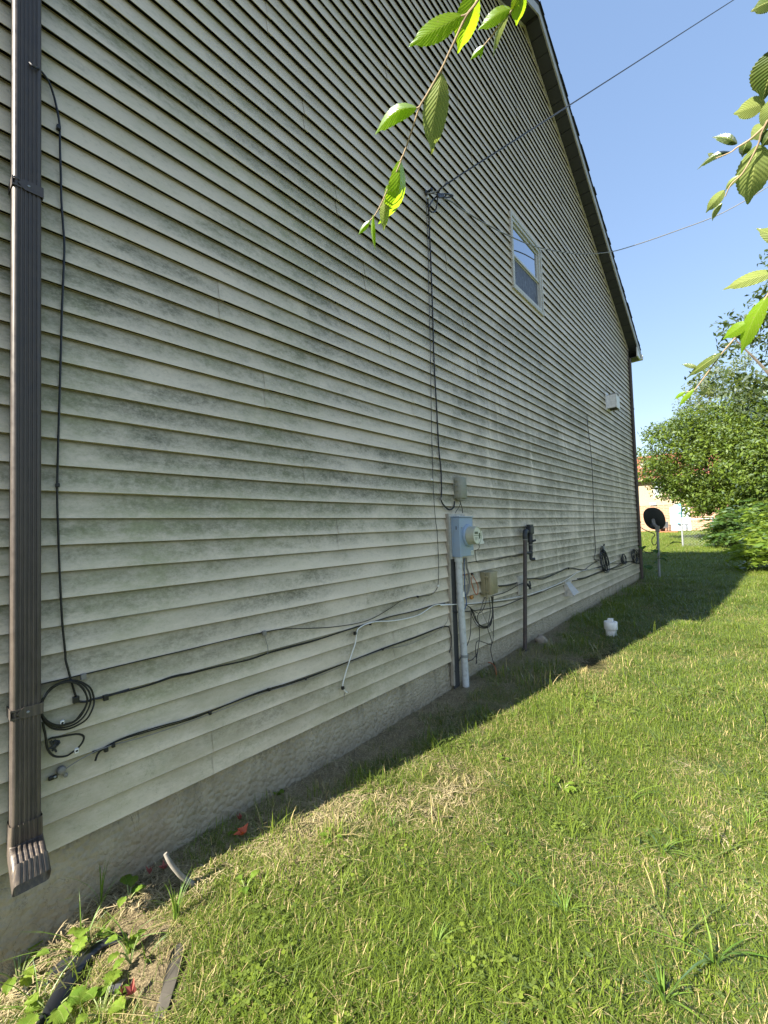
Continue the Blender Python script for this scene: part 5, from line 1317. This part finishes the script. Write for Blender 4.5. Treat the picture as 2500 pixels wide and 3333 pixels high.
for a in [((2540, -10), (2443, 34), 52, ED, 21, .3, .1, .3), ((2545, 140), (2479, 330), 130, ED, 22, .2, .05, .1), ((2492, 338), (2387, 368), 62, E2, 23, .25, .1, .2), ((2530, 310), (2484, 430), 70, E2, 24, .3, .1, .3), ((2467, 470), (2431, 668), 106, E2, 25, .3, .1, .1),
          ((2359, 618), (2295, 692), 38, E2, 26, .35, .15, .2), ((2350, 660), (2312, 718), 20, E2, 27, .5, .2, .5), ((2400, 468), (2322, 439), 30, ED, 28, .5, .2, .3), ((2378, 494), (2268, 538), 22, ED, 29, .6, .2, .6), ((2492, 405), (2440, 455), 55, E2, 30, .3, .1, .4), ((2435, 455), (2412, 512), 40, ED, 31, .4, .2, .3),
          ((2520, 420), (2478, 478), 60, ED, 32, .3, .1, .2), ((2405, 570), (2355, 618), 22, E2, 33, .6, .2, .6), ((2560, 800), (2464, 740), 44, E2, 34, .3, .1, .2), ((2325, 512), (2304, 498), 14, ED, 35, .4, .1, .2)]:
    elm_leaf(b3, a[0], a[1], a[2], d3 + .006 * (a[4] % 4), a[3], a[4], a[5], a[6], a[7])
d4 = .66
b4 = thing('elm_twig', rp(2620, 780, d4), 'long drooping elm twig with narrow leaves at the middle right edge', 'branch', 'elm twigs hanging into view')
twig(b4, [(2620, 780), (2560, 870), (2498, 961), (2441, 1044), (2376, 1119), (2353, 1146), (2306, 1209), (2261, 1268), (2235, 1275)], d4, .0012, .0005)
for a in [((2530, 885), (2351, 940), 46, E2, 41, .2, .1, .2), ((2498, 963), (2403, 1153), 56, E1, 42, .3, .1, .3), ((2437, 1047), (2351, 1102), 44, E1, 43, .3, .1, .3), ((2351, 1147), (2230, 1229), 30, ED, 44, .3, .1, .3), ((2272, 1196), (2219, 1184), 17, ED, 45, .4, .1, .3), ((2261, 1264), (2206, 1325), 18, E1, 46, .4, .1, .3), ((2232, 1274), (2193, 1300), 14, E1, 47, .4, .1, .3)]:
    elm_leaf(b4, a[0], a[1], a[2], d4, a[3], a[4], a[5], a[6], a[7])

# ------------------------------------------------------------------ grass
def clump_mesh(seed, nb, rad, h0, h1, wid, lean, flat=False, mat='grass'):
    g = np.random.default_rng(seed); V = []; F = []; bl = []; dead = []
    for i in range(nb):
        a = g.uniform(0, 6.283); r = rad * math.sqrt(g.uniform()); b = Vector((math.cos(a) * r, math.sin(a) * r, -.004))
        az = g.uniform(0, 6.283); h = g.uniform(h0, h1); ln = abs(g.normal()) * lean
        d = Vector((math.cos(az), math.sin(az), 0)); s = Vector((-d.y, d.x, 0)) * (wid * g.uniform(.6, 1.2))
        tn = g.uniform(); dd = g.uniform()
        i0 = len(V)
        for k, f in enumerate((0, .4, .75)):
            x = ln * h * f * f; z = h * f * max(.18, 1 - .35 * min(2.2, ln) * f)
            if flat: x = h * f; z = .009 + .03 * f * (1 - f) + g.uniform(0, .012)
            c = b + d * x + Vector((0, 0, z)); w = s * (1 - .35 * f) * .5
            V += [c - w, c + w]
        f = 1; x = ln * h; z = h * max(.18, 1 - .35 * min(2.2, ln))
        if flat: x = h; z = .012
        V.append(b + d * x + Vector((0, 0, z)))
        F += [(i0, i0+1, i0+3, i0+2), (i0+2, i0+3, i0+5, i0+4), (i0+4, i0+5, i0+6)]
        bl += [tn] * 7; dead += [dd] * 7
    me = bpy.data.meshes.new('grass_clump'); me.from_pydata([tuple(v) for v in V], [], F)
    for nm, vv in (('blade', bl), ('deadness', dead)):
        at = me.attributes.new(nm, 'FLOAT', 'POINT'); at.data.foreach_set('value', np.asarray(vv, dtype=np.float32))
    me.materials.append(M[mat])
    return bpy.data.objects.new('grass_clump', me)
def clover_mesh(seed):
    g = np.random.default_rng(seed); V = []; F = []; bl = []
    for i in range(12):
        a = g.uniform(0, 6.283); r = .07 * math.sqrt(g.uniform()); c = Vector((math.cos(a) * r, math.sin(a) * r, g.uniform(.018, .045))); R_ = g.uniform(.006, .011); tn = g.uniform(.3, 1)
        for k in range(3):
            q = a + k * 2.094; d = Vector((math.cos(q), math.sin(q), g.uniform(-.3, .35))); s = Vector((-d.y, d.x, 0)); i0 = len(V)
            V += [c, c + d * R_ * .7 + s * R_ * .55, c + d * R_ * 1.35 + s * R_ * .4, c + d * R_ * 1.2, c + d * R_ * 1.35 - s * R_ * .4, c + d * R_ * .7 - s * R_ * .55]
            F += [(i0, i0+1, i0+2, i0+3), (i0, i0+3, i0+4, i0+5)]; bl += [tn] * 6
    for i in range(5):
        a = g.uniform(0, 6.283); d = Vector((math.cos(a), math.sin(a), 0)); s = Vector((-d.y, d.x, 0)) * g.uniform(.0022, .0038); L = g.uniform(.06, .13); b = Vector((g.normal() * .03, g.normal() * .03, -.003)); i0 = len(V); up = g.uniform(.35, .8)
        for f in (0, .4, .8): V += [b + d * L * f + Vector((0, 0, L * up * f * (1.2 - f))) - s * (1 - .5 * f), b + d * L * f + Vector((0, 0, L * up * f * (1.2 - f))) + s * (1 - .5 * f)]
        V.append(b + d * L + Vector((0, 0, L * up * .15))); F += [(i0, i0+1, i0+3, i0+2), (i0+2, i0+3, i0+5, i0+4), (i0+4, i0+5, i0+6)]; bl += [g.uniform(.6, 1)] * 7
    me = bpy.data.meshes.new('clover_clump'); me.from_pydata([tuple(v) for v in V], [], F)
    for nm, vv in (('blade', bl), ('deadness', [1.5] * len(V))):
        at = me.attributes.new(nm, 'FLOAT', 'POINT'); at.data.foreach_set('value', np.asarray(vv, dtype=np.float32))
    me.materials.append(M['grass']); return bpy.data.objects.new('clover_clump', me)
def vnoise(P, s, seed): return np.array([mnoise.noise(Vector((x * s, y * s, seed))) for x, y in P])
def scatter(name, P, scale, tint, dry, variant, protos):
    me = bpy.data.meshes.new(name); n = len(P)
    me.vertices.add(n)
    co = np.array([(x, y, gz(x, y)) for x, y in P], dtype=np.float32); me.vertices.foreach_set('co', co.ravel())
    g = np.random.default_rng(n)
    for nm, vv in (('scl', scale), ('tint', tint), ('dryness', dry), ('rot', g.uniform(0, 6.283, n))):
        at = me.attributes.new(nm, 'FLOAT', 'POINT'); at.data.foreach_set('value', np.asarray(vv, dtype=np.float32))
    at = me.attributes.new('variant', 'INT', 'POINT'); at.data.foreach_set('value', np.asarray(variant, dtype=np.int32))
    o = bpy.data.objects.new(name, me); COL.objects.link(o)
    ng = bpy.data.node_groups.new(name, 'GeometryNodeTree')
    ng.interface.new_socket('Geometry', in_out='INPUT', socket_type='NodeSocketGeometry'); ng.interface.new_socket('Geometry', in_out='OUTPUT', socket_type='NodeSocketGeometry')
    gi = ng.nodes.new('NodeGroupInput'); go = ng.nodes.new('NodeGroupOutput'); jn = ng.nodes.new('GeometryNodeJoinGeometry')
    def attr(nm, ty='FLOAT'):
        a = ng.nodes.new('GeometryNodeInputNamedAttribute'); a.data_type = ty; a.inputs['Name'].default_value = nm; return a.outputs[0]
    rotc = ng.nodes.new('ShaderNodeCombineXYZ'); ng.links.new(attr('rot'), rotc.inputs[2])
    var = attr('variant', 'INT'); sc_ = attr('scl')
    for k, pr in enumerate(protos):
        oi = ng.nodes.new('GeometryNodeObjectInfo'); oi.inputs['Object'].default_value = pr; oi.transform_space = 'ORIGINAL'
        cp = ng.nodes.new('FunctionNodeCompare'); cp.data_type = 'INT'; cp.operation = 'EQUAL'
        ins = [s for s in cp.inputs if s.type == 'INT']; ng.links.new(var, ins[0]); ins[1].default_value = k
        ip = ng.nodes.new('GeometryNodeInstanceOnPoints')
        ng.links.new(gi.outputs[0], ip.inputs['Points']); ng.links.new(cp.outputs[0], ip.inputs['Selection']); ng.links.new(oi.outputs['Geometry'], ip.inputs['Instance'])
        ng.links.new(rotc.outputs[0], ip.inputs['Rotation']); ng.links.new(sc_, ip.inputs['Scale'])
        ng.links.new(ip.outputs[0], jn.inputs[0])
    ng.links.new(jn.outputs[0], go.inputs[0])
    md = o.modifiers.new('scatter', 'NODES'); md.node_group = ng
    tag(o, kind='stuff'); return o
protos = [clump_mesh(1, 120, .085, .018, .055, .0027, 1.7), clump_mesh(2, 120, .085, .018, .050, .0025, 2.2), clump_mesh(3, 105, .085, .02, .068, .0030, 1.5), clump_mesh(4, 44, .10, .03, .11, .0038, 1.0, True, 'straw'), clover_mesh(5), clump_mesh(6, 9, .03, .09, .17, .0045, 1.5), clump_mesh(7, 26, .06, .05, .11, .0036, 1.1)]
def area(x0, x1, y0, y1, dens, seed):
    g = np.random.default_rng(seed); n = int((x1 - x0) * (y1 - y0) * dens); return np.stack([g.uniform(x0, x1, n), g.uniform(y0, y1, n)], 1)
def lawn():
    P = []; S = []
    for (x0, x1, y0, y1, dens, sc) in ((-3, 3.5, -4.8, -.02, 400, 1.0), (3.5, 7.5, -5, -.02, 230, 1.25), (7.5, 14, -7, -.02, 75, 1.7), (14, 26, -12, 6, 22, 2.6), (26, 46, -16, 9, 7, 4.0)):
        a = area(x0, x1, y0, y1, dens, int(x0 * 10) + 50); P.append(a); S.append(np.full(len(a), sc))
    a = area(11.3, 14, -.02, 5, 60, 77); P.append(a); S.append(np.full(len(a), 1.7))
    a = area(-3.5, .1, -.02, 3, 200, 78); P.append(a); S.append(np.full(len(a), 1.0))
    P = np.concatenate(P); S = np.concatenate(S); n = len(P); g = np.random.default_rng(5)
    big = vnoise(P, .9, 1.5); mid = vnoise(P, 2.6, 7.5); fin = vnoise(P, 7, 3.5)
    wall = np.clip((-P[:, 1] + .08) / .36, 0, 1)            # 0 at the wall
    lushness = wall * 1.05 + big * .5 + mid * .8 + fin * .45 - .05
    nearw = np.where(P[:, 0] < 11, 1, 0)
    # bare bank lower left, dry patch near the shade edge
    bank = np.exp(-(((P[:, 0] - .62) / .22) ** 2 + ((P[:, 1] + .36) / .30) ** 2))
    patch = np.exp(-(((P[:, 0] - 4.4) / .45) ** 2 + ((P[:, 1] + .82) / .2) ** 2)) * 1.0
    patch += np.exp(-(((P[:, 0] - 4.6) / .5) ** 2 + ((P[:, 1] + .18) / .16) ** 2)) * .6
    lush = lushness - 1.5 * bank - .8 * patch
    lush = np.where(P[:, 0] > 11, np.maximum(lush, .75), lush)
    keep = g.uniform(size=n) < np.clip(.22 + lush * 1.3, .14, 1)
    dry = np.clip(.17 - lush * .13 + np.clip(-mid, 0, 1) * .26 + np.clip(-fin, 0, 1) * .12 + patch * .6 + bank * .3 + .05 * (P[:, 0] < 8), .05, .93)
    dry = np.where(P[:, 0] > 8, np.clip(dry * .55, .03, .5), dry)
    tint = np.clip(.46 + big * .5 + g.normal(size=n) * .18 - .2 * np.clip(.6 - wall, 0, 1) + np.clip((P[:, 0] - 9) / 8, 0, .5), 0, 1)
    scale = S * np.clip(.62 + .42 * np.clip(lush, 0, 1.1) + g.normal(size=n) * .12, .4, 1.5)
    tint = np.clip(tint + g.normal(size=n) * .10 + fin * .35, 0, 1); var = g.choice(3, n); var = np.where((g.uniform(size=n) < .02 + .05 * (np.abs(fin) > .32)) & (P[:, 0] < 7.5), 4, var)
    var = np.where((g.uniform(size=n) < .018) & (P[:, 0] < 9), 5, var)
    strip = (P[:, 1] > -.55) & (P[:, 0] < 11) & (P[:, 0] > .9)
    var = np.where(strip & (g.uniform(size=n) < np.clip(.10 + fin * 1.1, .02, .45)) & (np.hypot(P[:, 0] - 1.05, P[:, 1] + .2) > .16), 6, var)
    tint = np.where(strip, np.clip(tint + .28, 0, 1), tint)
    k = keep
    scatter('grass', P[k], scale[k], tint[k], dry[k], var[k], protos)
    # dead thatch lying flat
    Q = np.concatenate([area(-.3, 3.5, -3.2, -.01, 32, 91), area(-.3, 6, -.55, -.01, 420, 92), area(.2, 6, -.10, -.005, 900, 94), area(3.5, 11, -.6, -.01, 110, 93)]); m_ = len(Q)
    w2_ = np.clip((-Q[:, 1]) / .45, 0, 1); kk = g.uniform(size=m_) < np.clip(1.1 - w2_ * .95 + vnoise(Q, 2.6, 7.5) * -.9, .1, 1)
    bank2 = np.exp(-(((Q[:, 0] - .60) / .24) ** 2 + ((Q[:, 1] + .36) / .34) ** 2)); kk &= g.uniform(size=m_) > bank2 * 1.15
    Q = Q[kk]; m_ = len(Q)
    scatter('dry_grass', Q, g.uniform(.6, 1.1, m_), g.uniform(0, 1, m_), np.full(m_, .93), np.full(m_, 3), protos)
lawn()

# individually seen tufts of longer grass
def tuft(base, label, seed, n, h, wid, lean, mat=None):
    base = Vector(base); g = np.random.default_rng(seed); mb = MB(); tone = []
    for i in range(n):
        az = g.uniform(0, 6.283); d = Vector((math.cos(az), math.sin(az), 0)); hh = h * g.uniform(.55, 1.1); ln = lean * g.uniform(.3, 1.3); s = Vector((-d.y, d.x, 0)) * wid * g.uniform(.7, 1.2) * .5
        b = base + d * g.uniform(0, .012); K = 5; i0 = len(mb.v)
        for k in range(K + 1):
            f = k / K; c = b + d * (ln * hh * f * f) + Vector((0, 0, hh * f * (1 - .45 * min(1.3, ln) * f) - .004)); w = s * (1 - f ** 2.2) if k < K else s * .03
            mb.v += [tuple(c - w), tuple(c + Vector((0, 0, -.0006 * wid / .004))), tuple(c + w)]
        for k in range(K):
            for j in range(2): a = i0 + k * 3 + j; mb.f.append((a, a + 1, a + 4, a + 3))
        tone += [g.uniform()] * ((K + 1) * 3)
    o = mb.build('grass_tuft', mat or M['tuft'], None, world_loc=base); add_tone(o, tone); tag(o, label, 'grass tuft', 'longer grass tufts in the lawn')
    return o
T = [((575, 2985), 'bright green grass tuft on the bare bank by the bent stick', 16, .16, .006, .5), ((1290, 2225) if False else (1275, 2700), 'tall grass tuft at the lit edge of the shade below the wall', 12, .12, .004, .6), ((2065, 2050), 'long grass blades at the shade edge right of the cleanout cap', 9, .2, .005, .5),
     ((2160, 2790), 'wide-bladed grass tuft in the middle right of the lawn', 14, .15, .007, .9), ((2160, 3270), 'pale wide-bladed grass tuft at the bottom right of the lawn', 16, .15, .008, .8), ((2330, 3160), 'broad crabgrass blades spreading near the bottom right corner', 9, .22, .009, 1.2), ((2050, 2620), 'arching long grass blades right of the lawn centre', 10, .2, .005, 1.1),
     ((1560, 2440), 'tall thin grass tuft just outside the house shadow', 12, .17, .0045, .6), ((1420, 3090), 'yellowed grass tuft near the bottom centre', 8, .1, .006, .7), ((1935, 2300), 'long arching blade tuft by the dry straw patch', 8, .17, .0045, 1.0), ((330, 2960), 'tall thin grass blades against the foundation at lower left', 9, .26, .004, .5), ((265, 3130), 'long pale grass blades arching over the drain edging', 16, .22, .006, 1.0),
     ((130, 3330), 'arching pale grass blades in the lower left corner', 14, .25, .006, 1.1), ((420, 3100), 'grass tuft beside the black drain on the bank', 14, .16, .006, .9), ((420, 2830), 'two thin grass stalks by the foundation left of the red leaves', 4, .2, .003, .3), ((1480, 2235) if False else (1700, 2900), 'dark green grass tuft left of the lawn centre', 14, .12, .005, .8), ((480, 3130), 'short wiry grass tuft on the edge of the bare bank', 12, .11, .005, .9), ((2440, 2700), 'upright grass tuft at the right edge of the lawn', 10, .16, .005, .7), ((1840, 2985), 'bluish grass tuft low in the lawn', 16, .13, .005, .9)]
for i, (p, lb, n_, h_, w_, l_) in enumerate(T): tuft(gp(*p), lb, 200 + i, n_, h_, w_, l_)
Wd = [((60, 3230), 'leafy weed with ridged bright leaves at the lower left edge', 14, .15, .055, .8, False), ((300, 3085), 'small lobed bright weed above the black drain', 6, .13, .045, .7, True), ((170, 3330), 'broad-leaved weed at the bottom left beside the drain', 11, .11, .055, 1.1, True), ((330, 3320), 'low spreading weed right of the black drain', 11, .08, .045, 1.3, True), ((425, 3140), 'small weed on the bank between drain and stone', 5, .10, .045, .9, False),
      ((1830, 2580), 'dark green broadleaf weed in the open lawn', 9, .055, .042, 1.3, False), ((800, 2905), 'broadleaf weed in the sunlit grass right of the bent stick', 7, .05, .034, 1.0, False), ((900, 2590), 'clover-like weed beside the shaded foundation', 8, .05, .035, 1.3, False), ((765, 2720), 'small three-leaved weed left of the bright orange leaf', 3, .05, .032, .8, False), ((1080, 2745), 'bright weed on the lit edge below the wall', 7, .05, .034, 1.1, False),
      ((1640, 2480), 'yellow-green broadleaf weed near the shadow edge', 6, .05, .035, 1.0, False), ((420, 2940), 'dim weed leaves in the shade under the foundation edge', 5, .07, .05, 1.0, False)]
for i, (p, lb, n_, h_, lf, spd, lobed) in enumerate(Wd): broad_weed(gp(*p), lb, 300 + i, n_, h_, lf, M['weed'], spd, 'weed', lobed)
